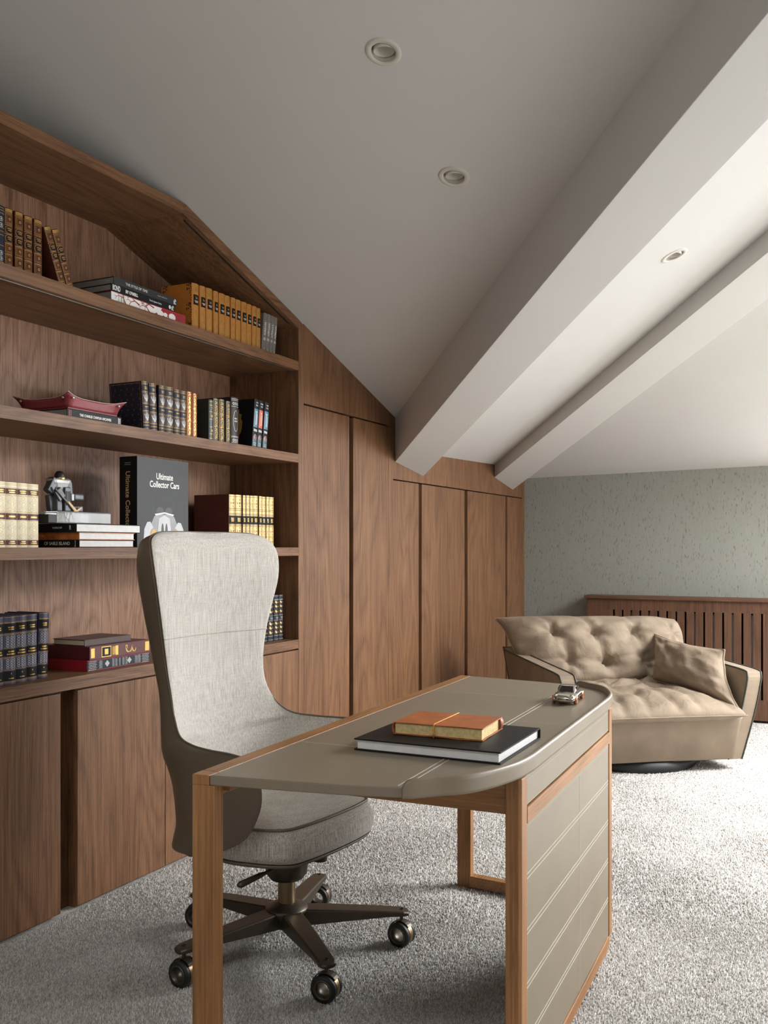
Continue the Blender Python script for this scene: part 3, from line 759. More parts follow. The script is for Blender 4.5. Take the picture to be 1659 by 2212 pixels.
def cushion(name, mat, corners, T0, T1, parent, n=44, m=36, tufts=(), p=3.0, wr=.006, ear=.06, seed=0, waves=0.0, creases=(), roll=0.0, rollu=0.0):
    """closed pillow: corners TL TR BR BL in the owner's frame; T0 puff to the front, T1 to the back"""
    TL, TR, BR, BL = [Vector(c) for c in corners]
    nrm = (TR - TL).cross(BL - TL).normalized() * -1
    ex = ((TR - TL) + (BR - BL)).normalized(); ey = ((TL - BL) + (TR - BR)).normalized()
    W = ((TR - TL).length + (BR - BL).length) / 2; Hh = ((TL - BL).length + (TR - BR).length) / 2
    def base(u, v):
        uu = u * (1 - ear * (1 - v * v) * abs(u)); vv = v * (1 - ear * (1 - u * u) * abs(v))
        if waves and (abs(u) > .999 or abs(v) > .999):
            uu += waves * math.sin(v * 9 + seed) * (1 - v * v); vv += waves * math.sin(u * 10 + seed * 2) * (1 - u * u)
        s, t = (uu + 1) / 2, (1 - vv) / 2
        return TL.lerp(TR, s).lerp(BL.lerp(BR, s), t)
    def hgt(u, v):
        return max(0.0, (1 - abs(u) ** p) * (1 - abs(v) ** p)) ** .5
    def pos(u, v, side):
        h = hgt(u, v)
        P = base(u, v); q = Vector((u * 2.2 + seed, v * 2.2, side * 3.0))
        d = T0 * h if side > 0 else -T1 * h
        if side > 0:
            d += wr * noise.noise(q * 1.5) * h + wr * .16 * noise.noise(q * 4.0) * h
            # edge puckers
            em = max(abs(u), abs(v)); d += wr * 1.3 * max(0, em - .55) * noise.noise(Vector((u * 5 + seed, v * 5, 4))) * min(1, h * 2.5)
            for (tu, tv, dep, rad) in tufts:
                r = math.hypot((u - tu) * W / 2, (v - tv) * Hh / 2)
                d -= dep * math.exp(-(r / rad) ** 1.3)
                ang = math.atan2((v - tv) * Hh, (u - tu) * W)
                d += wr * .45 * math.sin(ang * 5 + seed + tu * 9) * math.exp(-((r - rad * .8) / rad) ** 2)
            for (u0, v0, u1, v1, dep, rad) in creases:
                a = Vector((u0 * W / 2, v0 * Hh / 2)); b = Vector((u1 * W / 2, v1 * Hh / 2)); q2 = Vector((u * W / 2, v * Hh / 2))
                s_ = max(0, min(1, (q2 - a).dot(b - a) / (b - a).length_squared)); r = (q2 - a.lerp(b, s_)).length
                d -= dep * math.exp(-(r / rad) ** 1.5) * min(1, h * 2)
        d -= roll * max(0, (v - .25) / .75) ** 2 + rollu * max(0, (abs(u) - .55) / .45) ** 2
        return P + nrm * d
    vs = []; fs = []
    us = [math.sin((i / n - .5) * PI) * .35 + (i / n * 2 - 1) * .65 for i in range(n + 1)]
    vv_ = [math.sin((j / m - .5) * PI) * .35 + (j / m * 2 - 1) * .65 for j in range(m + 1)]
    for side in (1, -1):
        o = len(vs)
        for j in range(m + 1):
            for i in range(n + 1): vs.append(pos(us[i], vv_[j], side))
        for j in range(m):
            for i in range(n):
                q = (o + j * (n + 1) + i, o + j * (n + 1) + i + 1, o + (j + 1) * (n + 1) + i + 1, o + (j + 1) * (n + 1) + i)
                fs.append(q if side > 0 else q[::-1])
    o = MB().add(vs, fs, True).build(name, mat, parent, fix=False); weld(o, 1e-4)
    edge = [pos(us[i], -1, 1) for i in range(n)] + [pos(1, vv_[j], 1) for j in range(m)] + [pos(us[n - i], 1, 1) for i in range(n)] + [pos(-1, vv_[m - j], 1) for j in range(m)]
    return o, edge, pos
# seat cushion (horizontal): TL back-left, TR back-right, BR front-right, BL front-left
sc_, edge, _ = cushion('seat_cushion', 'nubuck', [(-.44, .80, .37), (.44, .80, .37), (.455, -.015, .318), (-.455, -.015, .318)], .085, .055, SF, 60, 48,
                       tufts=((-.25, .25, .025, .10), (.22, .3, .022, .10)), p=6.0, wr=.024, ear=.02, seed=3,
    creases=((-.1, -.2, -.2, -1, .02, .022), (.1, -.1, .18, -1, .02, .02), (.35, .0, .45, -1, .016, .02), (.5, .1, .85, -.9, .016, .025), (-.4, 0, -.5, -1, .018, .02)))
MB().tube(edge, .0035, 6, closed=True).build('seam', 'nubuck', sc_)
tf = ((-.56, .38, .050, .055), (-.12, .38, .055, .055), (.33, .38, .050, .055), (-.50, -.42, .05, .055), (-.06, -.42, .055, .055), (.38, -.42, .05, .055), (.78, .38, .04, .055))
bcu, edge, bpos = cushion('back_cushion', 'nubuck', [(-.635, .86, .815), (.560, .90, .790), (.52, .72, .38), (-.50, .70, .38)], .13, .06, SF, 76, 48, tufts=tf, roll=.075, rollu=.05, p=4.0, wr=.024, ear=.01,
    creases=((-.56, .38, -.50, -.42, .022, .022), (-.12, .38, -.06, -.42, .025, .022), (.33, .38, .38, -.42, .022, .022), (-.56, .38, -.62, 1.0, .02, .02), (-.12, .38, -.20, 1.0, .022, .022), (.33, .38, .30, 1.0, .018, .02),
             (-.50, -.42, -.95, -.30, .018, .02), (-.06, -.42, .45, -.20, .02, .02), (-.5, -.42, -.06, -.42, .014, .025), (-.06, -.42, .03, -1, .02, .02), (-.56, .38, -.95, .1, .012, .03)), seed=8, waves=.008)
MB().tube(edge, .003, 6, closed=True).build('seam', 'nubuck', bcu)
for (tu, tv, _, _) in tf[:6]:
    p = bpos(tu, tv, 1)
    b = MB().lathe([(.001, .004), (.005, .003), (.007, .0), (.007, -.004)], n=12)
    b.xf(Matrix.Translation(p) @ Vector((0, -1, .25)).to_track_quat('Z', 'Y').to_matrix().to_4x4()).build('tuft_button', 'piping_dark', bcu)

# throw pillow resting on the armchair: a thing of its own
Msf = Matrix.Translation((1.434, 5.102, 0)) @ Matrix.Rotation(math.radians(36), 4, 'Z')
pw = thing('throw_pillow', 'tan nubuck scatter cushion with piped edges leaning on the armchair arm', 'cushion', tuple(Msf @ Vector((.33, .36, .40))), (0, 0, math.radians(36)))
O = Vector((.33, .36, .40))
pc = [Vector(c) - O for c in ((.275, .72, .685), (.452, .215, .640), (.425, .02, .345), (.185, .57, .430))]
po, edge, _ = cushion('pillow_body', 'nubuck', pc,   .10, .085, pw, 48, 40, p=2.4, wr=.014, ear=.14, seed=5, waves=.012,
    creases=((-.95, .9, -.2, .2, .012, .03), (.95, .9, .3, .3, .014, .03), (.95, -.2, .3, -.1, .012, .025), (.9, -.6, .2, -.5, .012, .025), (-.6, .9, -.2, -.2, .010, .03)))
tag(MB().tube(edge, .0055, 8, closed=True).build('piping', 'nubuck', po), 'raised piped seam')
# ================================================================== BOOKS
class Deco:
    """flat print on a book: shapes by (part name, material), in (y, z) on the spine or (x, z) on the left board"""
    def __init__(s): s.sp = {}; s.bd = {}
    SOLO = ('title_band', 'panel', 'title_label', 'cap_band', 'picture', 'spine_leather', 'cover_panel')
    def key(s, part, mat, lay):
        s.n = getattr(s, 'n', 0) + 1
        return (part, mat, lay, s.n if part in s.SOLO else 0)
    def rect(s, part, mat, a0, a1, b0, b1, lay=0, board=False):
        kk = s.key(part, mat, lay)
        n = 1 if board else 6
        for k in range(n):
            p = lerp(a0, a1, k / n); q = lerp(a0, a1, (k + 1) / n)
            (s.bd if board else s.sp).setdefault(kk, []).append([(p, b0), (q, b0), (q, b1), (p, b1)])
    def poly(s, part, mat, pts, lay=1, board=False): (s.bd if board else s.sp).setdefault(s.key(part, mat, lay), []).append(pts)
    def disc(s, part, mat, a, b, r, n=10, lay=1, board=False, ry=None):
        s.poly(part, mat, [(a + r * math.cos(2 * PI * k / n), b + (ry or r) * math.sin(2 * PI * k / n)) for k in range(n)], lay, board)
    def frame(s, part, mat, a0, a1, b0, b1, w, lay=1, board=False):
        s.rect(part, mat, a0, a1, b0, b0 + w, lay, board); s.rect(part, mat, a0, a1, b1 - w, b1, lay, board)
        for x0, x1 in ((a0, a0 + w), (a1 - w, a1)):
            (s.bd if board else s.sp).setdefault(s.key(part, mat, lay), []).append([(x0, b0), (x1, b0), (x1, b1), (x0, b1)])
    def stroke(s, part, mat, pts, w, lay=1, board=False):
        for p, q in zip(pts, pts[1:]):
            d = Vector((q[0] - p[0], q[1] - p[1]))
            if d.length < 1e-7: continue
            nn = Vector((-d.y, d.x)).normalized() * w / 2
            s.poly(part, mat, [(p[0] + nn.x, p[1] + nn.y), (q[0] + nn.x, q[1] + nn.y), (q[0] - nn.x, q[1] - nn.y), (p[0] - nn.x, p[1] - nn.y)], lay, board)

def bars(D, mat, t, z, n, hh, w=.5, seed=0, part='lettering', lay=2):
    """tiny illegible lines of lettering"""
    r = random.Random(seed)
    for k in range(n):
        ww = t * w * (.6 + .4 * r.random()) / 2; zz = z - k * hh * 1.9
        x = -ww
        while x < ww - t * .03:
            l = t * (.04 + .06 * r.random()); D.rect(part, mat, x, min(ww, x + l), zz - hh / 2, zz + hh / 2, lay); x += l + t * .022

def style_brown(D, t, h):
    g = 'gilt_flat'; hw = t * .44
    D.rect('gilding', g, -hw, hw, .935 * h, .985 * h)
    for k in range(7): D.disc('tooling', 'book_brown', -hw + (k + .5) * 2 * hw / 7, .958 * h, t * .035, 6)
    for a, b in ((.74, .90), (.26, .405), (.06, .225)):
        D.frame('gilding', g, -hw, hw, a * h, b * h, t * .035); D.frame('gilding', g, -hw * .72, hw * .72, (a + .02) * h, (b - .02) * h, t * .015)
        c = (a + b) / 2 * h
        D.disc('gilding', g, 0, c, t * .13); D.disc('tooling', 'book_brown', 0, c, t * .06, lay=2)
    for a, b in ((.575, .705), (.425, .56)):
        m = (a + b) / 2 * h; r = (b - a) / 2 * h
        D.poly('gilding', g, [(hw * math.cos(x), m + r * math.copysign(abs(math.sin(x)) ** .5, math.sin(x))) for x in [2 * PI * k / 20 for k in range(20)]], 1)
        D.poly('title_label', 'book_black', [(hw * .93 * math.cos(x), m + r * .90 * math.copysign(abs(math.sin(x)) ** .5, math.sin(x))) for x in [2 * PI * k / 20 for k in range(20)]], 2)
        bars(D, g, t, m + h * .018, 2, h * .016, .6, int(a * 99), lay=3)
    for z in (.23, .41, .565, .715, .915, .045, .02): D.rect('gilding', g, -t * .49, t * .49, z * h, (z + .008) * h)
def style_navy_top(D, t, h):
    g = 'silver_print'
    for z in (.03, .06, .5, .56, .62, .33, .85, .9, .94, .985): D.rect('gilding', 'gilt_flat', -t * .49, t * .49, z * h, (z + .008) * h)
    for z in (.12, .21, .66, .76): D.disc('gilding', g, 0, z * h, t * .22); D.disc('tooling', 'book_navy', 0, z * h, t * .17, lay=2); D.stroke('gilding', g, [(-t * .1, z * h), (t * .1, z * h)], t * .06, 3); D.stroke('gilding', g, [(0, z * h - t * .12), (0, z * h + t * .12)], t * .06, 3)
def style_tan(D, t, h):
    g = 'gilt_flat'; hw = t * .45
    for a, b in ((.80, .965), (.295, .50), (.16, .265), (.03, .14)):
        D.frame('gilding', g, -hw * .86, hw * .86, a * h, b * h, t * .11, 1)
        c = (a + b) / 2 * h; r = min(t * .30, (b - a) * h * .36)
        D.disc('gilding', g, 0, c, r, 9)
        D.disc('tooling', 'book_tan', t * .05, c, r * .62, 9, 2)
        D.disc('gilding', g, t * .02, c, r * .40, 8, 3)
        D.disc('tooling', 'book_tan', t * .06, c + r * .1, r * .20, 7, 4)
        for q in (-1, 1):
            for w in (-1, 1): D.disc('gilding', g, q * hw * .58, c + w * (b - a) * h * .32, t * .075, 6)
    D.rect('title_label', 'book_black', -hw * .88, hw * .88, .535 * h, .765 * h, 1)
    D.frame('gilding', g, -hw * .88, hw * .88, .535 * h, .765 * h, t * .03, 2)
    D.disc('gilding', g, 0, .70 * h, t * .15, 9, 2); D.disc('title_label', 'book_black', 0, .715 * h, t * .09, 8, 3)
    D.stroke('gilding', g, [(-t * .2, .655 * h), (t * .2, .665 * h)], t * .04, 2)
    bars(D, 'white_print', t, .622 * h, 2, h * .014, .6, 5, lay=3)
    for z in (.148, .275, .515, .778, .978): D.rect('gilding', g, -t * .49, t * .49, z * h, (z + .007) * h)
def style_grey(D, t, h, num='1'):
    r = random.Random(int(num))
    z = .42 * h; pts = []
    for k in range(26): pts.append((math.sin(k * 1.9 + r.random()) * t * .26, z + k * h * .0145))
    D.stroke('lettering', 'white_print', pts, t * .055)
    D.stroke('lettering', 'white_print', [(-t * .25, .50 * h), (t * .1, .62 * h), (t * .3, .80 * h)], t * .05)
    bars(D, 'white_print', t, .36 * h, 4, h * .009, .7, int(num))
def style_navy6(D, t, h):
    g = 'gilt_flat'; s = 'silver_print'
    D.rect('cap_band', 'book_umber', -t * .49, t * .49, .945 * h, .995 * h, 0)
    for a, b in ((.545, .775), (.155, .385)):
        D.rect('panel', 'book_umber', -t * .49, t * .49, a * h, b * h, 0)
        c = (a + b) / 2 * h; q = (b - a) * h
        for w in (-.30, -.15, .15, .30): D.stroke('gilding', s, [(0, c - q * .30), (w * t * .9, c + q * .02), (w * t * 1.1, c + q * .26)], t * .07)
        D.stroke('gilding', s, [(0, c - q * .32), (0, c + q * .38)], t * .09); D.disc('gilding', s, 0, c - q * .22, t * .16, 8)
        for w in (-1, 1): D.disc('gilding', s, w * t * .17, c - q * .08, t * .09, 7)
        for z in (a - .012, a + .004, b - .004, b + .012): D.rect('gilding', g, -t * .49, t * .49, z * h, (z + .006) * h, 1)
    for z in (.93, .95, .985, .10, .085, .03): D.rect('gilding', g, -t * .49, t * .49, z * h, (z + .006) * h, 1)
    bars(D, 'gilt_flat', t, .875 * h, 2, h * .016, .6, 3); bars(D, 'gilt_flat', t, .475 * h, 1, h * .022, .7, 4)
def style_ornate(D, t, h, base, g='gilt_flat', dens=9):
    hw = t * .44
    D.frame('gilding', g, -hw, hw, .02 * h, .98 * h, t * .05)
    for k in range(dens):
        z = (.06 + .88 * (k + .5) / dens) * h
        if k % 3 == 1: D.disc('gilding', g, 0, z, t * .26, 9); D.disc('tooling', base, 0, z, t * .16, 8, 2); D.disc('gilding', g, 0, z, t * .07, 6, 3)
        else:
            D.stroke('gilding', g, [(-t * .28, z - h * .03), (t * .05, z), (-t * .22, z + h * .03)], t * .09)
            D.stroke('gilding', g, [(t * .28, z - h * .03), (-t * .02, z), (t * .22, z + h * .03)], t * .09)
    for z in (.345, .65): D.rect('gilding', g, -t * .49, t * .49, z * h, (z + .012) * h)
def style_green(D, t, h): style_ornate(D, t, h, 'book_green', 'gilt_flat', 10)
def style_green_plain(D, t, h):
    for z in (.05, .16, .33, .52, .7, .86, .95): D.rect('gilding', 'gilt_flat', -t * .4, t * .4, z * h, (z + .014) * h)
    for z in (.25, .6): D.disc('gilding', 'gilt_flat', 0, z * h, t * .18, 6); D.stroke('gilding', 'gilt_flat', [(-t * .3, z * h), (t * .3, z * h)], t * .06)
    D.stroke('gilding', 'gilt_flat', [(-t * .2, .75 * h), (t * .2, .8 * h), (-t * .1, .83 * h)], t * .08)
def style_redgilt(D, t, h): style_ornate(D, t, h, 'book_redgilt', 'gold', 14)
def style_deco(D, t, h):
    s = 'silver_print'
    for z in (.04, .15, .17, .80, .93, .96): D.rect('gilding', s, -t * .47, t * .47, z * h, (z + .010) * h)
    for c in (.09, .865):
        for q in (-1, 0, 1): D.disc('gilding', s, q * t * .26, c * h, t * .13, 6); D.disc('tooling', 'book_darkbrown', q * t * .26, c * h, t * .06, 6, 2)
    D.stroke('gilding', s, [(t * .3 * math.cos(a), (.5 + .22 * math.sin(a)) * h) for a in [2 * PI * k / 24 for k in range(25)]], t * .035)
    bars(D, s, t, .55 * h, 2, h * .03, .55, 8)
def style_colour(c, seed):
    def f(D, t, h):
        D.rect('panel', c, -t * .42, t * .42, .42 * h, .80 * h)
        bars(D, 'white_print', t, .74 * h, 1, h * .012, .5, seed)
        D.stroke('lettering', 'white_print', [(-t * .05, .47 * h), (-t * .05, .74 * h)], t * .10, 2); D.stroke('lettering', 'white_print', [(t * .15, .47 * h), (t * .15, .70 * h)], t * .06, 2)
        D.rect('picture', 'print_teal', -t * .40, t * .40, .02 * h, .22 * h); D.disc('picture', 'print_rose', 0, .22 * h, t * .34, 10); D.disc('picture', 'print_teal', t * .1, .24 * h, t * .18, 8, 2)
        D.rect('picture', 'silver_print', -t * .35, t * .35, .33 * h, .38 * h); bars(D, 'silver_print', t, .93 * h, 2, h * .03, .6, seed + 1); bars(D, 'silver_print', t, .09 * h, 2, h * .02, .6, seed + 2, lay=3)
    return f
def style_cream(D, t, h):
    for a, b in ((.82, .905), (.425, .525), (.035, .115)):
        D.rect('title_band', 'book_maroon', -t * .495, t * .495, a * h, b * h, 0)
    for z in (.805, .915, .955, .975, .41, .535, .02, .125, .79, .55): D.rect('gilding', 'gilt_flat', -t * .495, t * .495, z * h, (z + .005) * h, 1)
    bars(D, 'gold', t, .875 * h, 2, h * .016, .65, 2); bars(D, 'gold', t, .475 * h, 1, h * .026, .85, 3); bars(D, 'gold', t, .09 * h, 2, h * .014, .6, 4)
    for a, b in ((.56, .78), (.14, .40)):
        n = 4; dz = (b - a) * h / n
        for k in range(n):
            z = a * h + (k + .5) * dz
            for q in (-1, 1):
                c = q * t * .22 + (t * .2 if k % 2 else 0)
                if abs(c) < t * .42: D.stroke('tooling', 'gilt_flat', [(c - t * .17, z), (c, z + dz * .55), (c + t * .17, z), (c, z - dz * .55), (c - t * .17, z)], t * .013)
        D.disc('gilding', 'gold', 0, (a + b) / 2 * h, t * .045, 8)
def style_ivory(D, t, h):
    D.rect('title_label', 'book_black', -t * .47, t * .47, .44 * h, .60 * h, 1); bars(D, 'gold', t, .55 * h, 3, h * .014, .6, 6)
    for z in (.03, .40, .42, .615, .635, .70, .73, .96, .20): D.rect('gilding', 'book_brown', -t * .495, t * .495, z * h, (z + .007) * h, 1)
    for c in (.84, .31, .11): D.stroke('tooling', 'book_brown', [(-t * .3, c * h), (0, (c + .07) * h), (t * .3, c * h), (0, (c - .07) * h), (-t * .3, c * h)], t * .05); D.disc('tooling', 'book_brown', 0, c * h, t * .08, 6)
def style_purple(D, t, h):
    for a, b in ((.76, .895), (.415, .52), (.055, .20)): D.rect('title_band', 'book_black', -t * .495, t * .495, a * h, b * h, 0)
    s = 'silver_print'
    for z in (.985, .91, .90, .74, .725, .535, .40, .385, .215, .03, .045): D.rect('gilding', 'gilt_flat', -t * .495, t * .495, z * h, (z + .006) * h, 1)
    for a, b in ((.55, .71), (.235, .375)):
        for c in (-.27, .0, .27):
            for ph in (0, PI):
                D.stroke('gilding', s, [(c * t + t * .09 * math.sin(ph + k * PI / 4), lerp(a, b, k / 16) * h) for k in range(17)], t * .035)
    bars(D, 'gold', t, .84 * h, 2, h * .016, .5, 2); bars(D, 'gold', t, .485 * h, 2, h * .020, .7, 3); bars(D, 'gold', t, .16 * h, 1, h * .02, .12, 4); bars(D, 'gold', t, .09 * h, 1, h * .012, .5, 5)
def style_birds(D, t, h):
    for a, b in ((.90, .96), (.455, .54), (.04, .10)): D.rect('title_band', 'book_navy', -t * .47, t * .47, a * h, b * h, 0)
    for z in (.97, .895, .885, .55, .445, .11, .03): D.rect('gilding', 'silver_print', -t * .48, t * .48, z * h, (z + .006) * h, 1)
    bars(D, 'silver_print', t, .51 * h, 2, h * .014, .5, 2)
    for z in (.83, .74, .63, .37, .28, .18):
        for c, k in ((-.12, 1), (.34, .6)):
            a = c * t; q = t * .26 * k
            D.poly('gilding', 'book_ivory_gilt', [(a - q, z * h + q * .1), (a - q * .2, z * h - q * .5), (a + q * .8, z * h + q * .25), (a + q * .1, z * h + q * .2), (a - q * .7, z * h + q)])

def book(label, group, xs, y0, y1, z, h, depth, cover, style, lean=0, pages='pages_cream', name='book', sgk=.16, board=None):
    t = y1 - y0 - .0006; sg = min(.007, t * sgk)
    piv = y0 if lean > 0 else (y1 if lean < 0 else (y0 + y1) / 2)
    off = t / 2 if lean > 0 else (-t / 2 if lean < 0 else 0)
    e = thing(name, label, 'book', (xs, piv, z), (math.radians(lean), 0, 0), group)
    ns = 8; th = min(.0028, t * .14)
    arc = [(-sg * v * v, v * t / 2 + off) for v in [(-1 + 2 * k / ns) for k in range(ns + 1)]]
    outer = [(-depth, -t / 2 + off)] + arc + [(-depth, t / 2 + off)]
    inner = [(-depth, t / 2 - th + off)] + [(x - th, (y - off) * (t / 2 - th) / (t / 2) + off) for x, y in reversed(arc)] + [(-depth, -t / 2 + th + off)]
    n = len(outer); mb = MB(); loopp = outer + inner
    for zz, flip in ((0, True), (h, False)): pass
    vs = [(x, y, 0) for x, y in loopp] + [(x, y, h) for x, y in loopp]; m2 = len(loopp); fs = []
    for i in range(m2): fs.append((i, (i + 1) % m2, m2 + (i + 1) % m2, m2 + i))
    for i in range(n - 1):
        a, b, c, d = i, i + 1, m2 - 2 - i, m2 - 1 - i
        fs.append((a, d, c, b)); fs.append((m2 + a, m2 + b, m2 + c, m2 + d))
    cv = mb.add(vs, fs).build('cover', cover, e)
    MB().box(-depth + .004, -sg - th - .0005, -t / 2 + th + off, t / 2 - th + off, .0025, h - .0035).build('page_block', pages, e)
    D = Deco(); style(D, t, h)
    if board: board(D, depth, h)
    for (part, mat, lay, uq), polys in D.sp.items():
        mb = MB()
        for pl in polys:
            mb.add([(-sg * (2 * y / t) ** 2 + .0004 + lay * .0003, y + off, zz) for y, zz in pl], [tuple(range(len(pl)))])
        pt = mb.build(part, mat, e, fix=False)
        if part not in Deco.SOLO: pt['kind'] = 'stuff'
    for (part, mat, lay, uq), polys in D.bd.items():
        mb = MB()
        for pl in polys: mb.add([(x, -t / 2 + off - .0004 - lay * .0003, zz) for x, zz in pl], [tuple(range(len(pl)))])
        pt = mb.build(part, mat, e, fix=False)
        if part not in Deco.SOLO: pt['kind'] = 'stuff'
    return e
def rowbooks(items, z, xs, depth, cover, style, group, labelf, lean=None, board=None, hmul=1.0, pages='pages_cream', jit=.006):
    r = random.Random(len(items) * 7 + int(z * 100))
    for i, (a, b, h) in enumerate(items):
        ln = lean[i] if lean else 0
        book(labelf(i, len(items)), group, xs - r.random() * jit, a, b, z, h * hmul, depth, cover, style if not isinstance(style, list) else style[i], ln, pages, board=board if i == 0 else None)
def lab(kind, where):
    def f(i, n):
        if n == 1: return '%s %s' % (kind, where)
        return '%s of the %s %s' % ((ORD[i] + ' from the left') if i < n - 1 else 'rightmost', kind, where)
    return f

# --- top shelf
Z1 = 2.0755
book('dark navy volume with silver bands, leftmost on the top shelf', 'top shelf books', -.03, 2.072, 2.107, Z1, .19, .15, 'book_navy', style_navy_top)
rowbooks([(2.1075, 2.139, .187), (2.148, 2.181, .189), (2.184, 2.218, .187), (2.224, 2.258, .188)], Z1, -.03, .15, 'book_brown', style_brown, 'brown gilt volumes', lab('four upright brown gilt volumes', 'on the top shelf'), jit=.002)
book('left one of the two brown gilt volumes leaning over on the top shelf', 'brown gilt volumes', -.03, 2.333, 2.363, Z1, .187, .15, 'book_brown', style_brown, 22)
book('right one of the two brown gilt volumes leaning over on the top shelf', 'brown gilt volumes', -.028, 2.366, 2.396, Z1, .187, .15, 'book_brown', style_brown, 22)
def tan_board(D, d, h):
    g = 'book_umber'
    for x, zz in ((-.02, .93), (-.02, .07), (-d + .02, .93), (-d + .02, .07), (-.022, .5)):
        for k in range(9): D.disc('cover_ornament', g, x + math.sin(k * 2.1) * .010, zz * h + math.cos(k * 1.7) * .012, .0035, 6, 1, True)
    for k in range(16): D.disc('cover_ornament', g, -.012 + math.sin(k * 1.3) * .004, h * (.12 + .76 * k / 15), .0025, 6, 1, True)
rowbooks([(3.036, 3.080, .185), (3.086, 3.124, .186), (3.129, 3.171, .188), (3.176, 3.209, .187), (3.214, 3.254, .187), (3.2545, 3.291, .187), (3.296, 3.329, .188), (3.333, 3.369, .188), (3.373, 3.413, .188), (3.415, 3.450, .188), (3.453, 3.487, .188), (3.489, 3.519, .187)],
         Z1, -.03, .16, 'book_tan', style_tan, 'tan gilt volumes', lab('twelve tan leather gilt volumes', 'on the top shelf'), board=tan_board, jit=.002)
GR = [(3.5215, 3.5505, .176), (3.551, 3.580, .177), (3.5805, 3.606, .176), (3.6065, 3.632, .175)]
for i, (a, b, h) in enumerate(GR):
    num = str(i + 1)
    e = book(lab('four slim grey volumes', 'beside the tan books')(i, 4), 'slim grey volumes', -.03, a, b, Z1, h, .15, 'book_grey', lambda D, t, hh, n=num: style_grey(D, t, hh, n), -7)
    text_mesh('volume_number', num, .012, 'white_print', e, (.0006, -(b - a) / 2, .014), (0, 1, 0), (0, 0, 1))

# --- books lying flat
def flat_book(label, group, x0, x1, y0, y1, z0, z1, spine, cover, pages='pages_white', yaw=0, spine_mat=None, th=.0025, ov=.003, name='book', soft=0):
    cx, cy = (x0 + x1) / 2, (y0 + y1) / 2
    e = thing(name, label, 'book', (cx, cy, z0), (0, 0, math.radians(yaw)), group)
    ax, ay, h = (x1 - x0) / 2, (y1 - y0) / 2, z1 - z0
    MB().box(-ax, ax, -ay, ay, 0, th).build('cover_board', cover, e, bevel=.0006)
    MB().box(-ax, ax, -ay, ay, h - th, h).build('cover_board', cover, e, bevel=.0006)
    sides = dict(front=(ax - th, ax, -ay, ay), back=(-ax, -ax + th, -ay, ay), left=(-ax, ax, -ay, -ay + th), far=(-ax, ax, ay - th, ay))
    s = sides[spine]
    MB().box(s[0], s[1], s[2], s[3], th, h - th).build('spine', spine_mat or cover, e)
    px0 = -ax + (th if spine == 'back' else ov); px1 = ax - (th if spine == 'front' else ov)
    py0 = -ay + (th if spine == 'left' else ov); py1 = ay - (th if spine == 'far' else ov)
    MB().box(px0, px1, py0, py1, th, h - th).build('page_block', pages, e)
    return e, ax, ay, h
FX, FU = (0, 1, 0), (0, 0, 1)          # lettering on a front-facing spine
e, ax, ay, h = flat_book('white and red art book with a branching pattern, at the bottom of the top-shelf stack', 'lying art books', -.27, -.030, 2.573, 2.986, Z1, 2.1165, 'front', 'book_red', 'pages_grey', spine_mat='white_print')
mb = MB()
r = random.Random(4)
def branch(y, z, a, l, w, dpt):
    if dpt == 0: return
    y1, z1 = y + math.cos(a) * l, z + math.sin(a) * l
    z1 = max(.002, min(h - .002, z1))
    d = Vector((y1 - y, z1 - z)); 
    if d.length < 1e-4: return
    q = Vector((-d.y, d.x)).normalized() * w
    mb.add([(ax + .0006, y + q.x, z + q.y), (ax + .0006, y1 + q.x * .6, z1 + q.y * .6), (ax + .0006, y1 - q.x * .6, z1 - q.y * .6), (ax + .0006, y - q.x, z - q.y)], [(0, 1, 2, 3)])
    branch(y1, z1, a + .5 + r.random() * .5, l * .75, w * .65, dpt - 1); branch(y1, z1, a - .5 - r.random() * .4, l * .75, w * .65, dpt - 1)
for (y, z, a) in ((.0, .004, 2.4), (-.06, .022, 2.8), (.02, .03, 2.9), (-.13, .005, 2.2)): branch(y, z, a, .028, .0028, 4)
mb.build('red_branches', 'book_red', e, fix=False)
mb = MB(); ptsr = [(.01, .004), (.05, .022), (.07, .041), (ay, .041), (ay, .0), (.14, .0), (.10, .012), (.06, .002)]
mb.add([(ax + .0005, y, z) for y, z in ptsr], [tuple(range(len(ptsr)))]); mb.build('red_panel', 'book_red', e, fix=False)
mb = MB(); 
for cy, rr in ((.055, .012), (.085, .008), (.125, .013)): mb.add([(ax + .0009, cy + rr * 1.6 * math.cos(2 * PI * k / 12), .018 + rr * math.sin(2 * PI * k / 12)) for k in range(12)], [tuple(range(12))])
mb.build('white_blots', 'white_print', e, fix=False)
for yy, s in ((-.168, .0052), (-.155, .0085), (-.142, .0085)):
    m3 = MB(); r2 = random.Random(int(-yy * 1000))
    z = .008
    while z < .036: l = .001 + .002 * r2.random(); m3.box(ax + .0003, ax + .0007, yy - s / 2, yy + s / 2 * r2.random(), z, z + l * .6); z += l
    m3.build('lettering', 'pages_grey', e)
e, ax, ay, h = flat_book('black photo book with white spine title BOND, middle of the top-shelf stack', 'lying art books', -.26, -.031, 2.573, 2.922, 2.117, 2.1425, 'front', 'book_black', 'pages_grey')
text_mesh('title_lettering', 'BOND', .0265, 'white_print', e, (ax + .0004, -.148, h / 2), FX, FU, sx=.52, bold=.0006)
text_mesh('title_lettering', "BY O'NEILL", .0155, 'white_print', e, (ax + .0004, -.068, h / 2), FX, FU, sx=.85, bold=.0006)
text_mesh('title_lettering', 'Text by James Clarke', .0095, 'white_print', e, (ax + .0004, .062, h / 2), FX, FU, sx=.85)
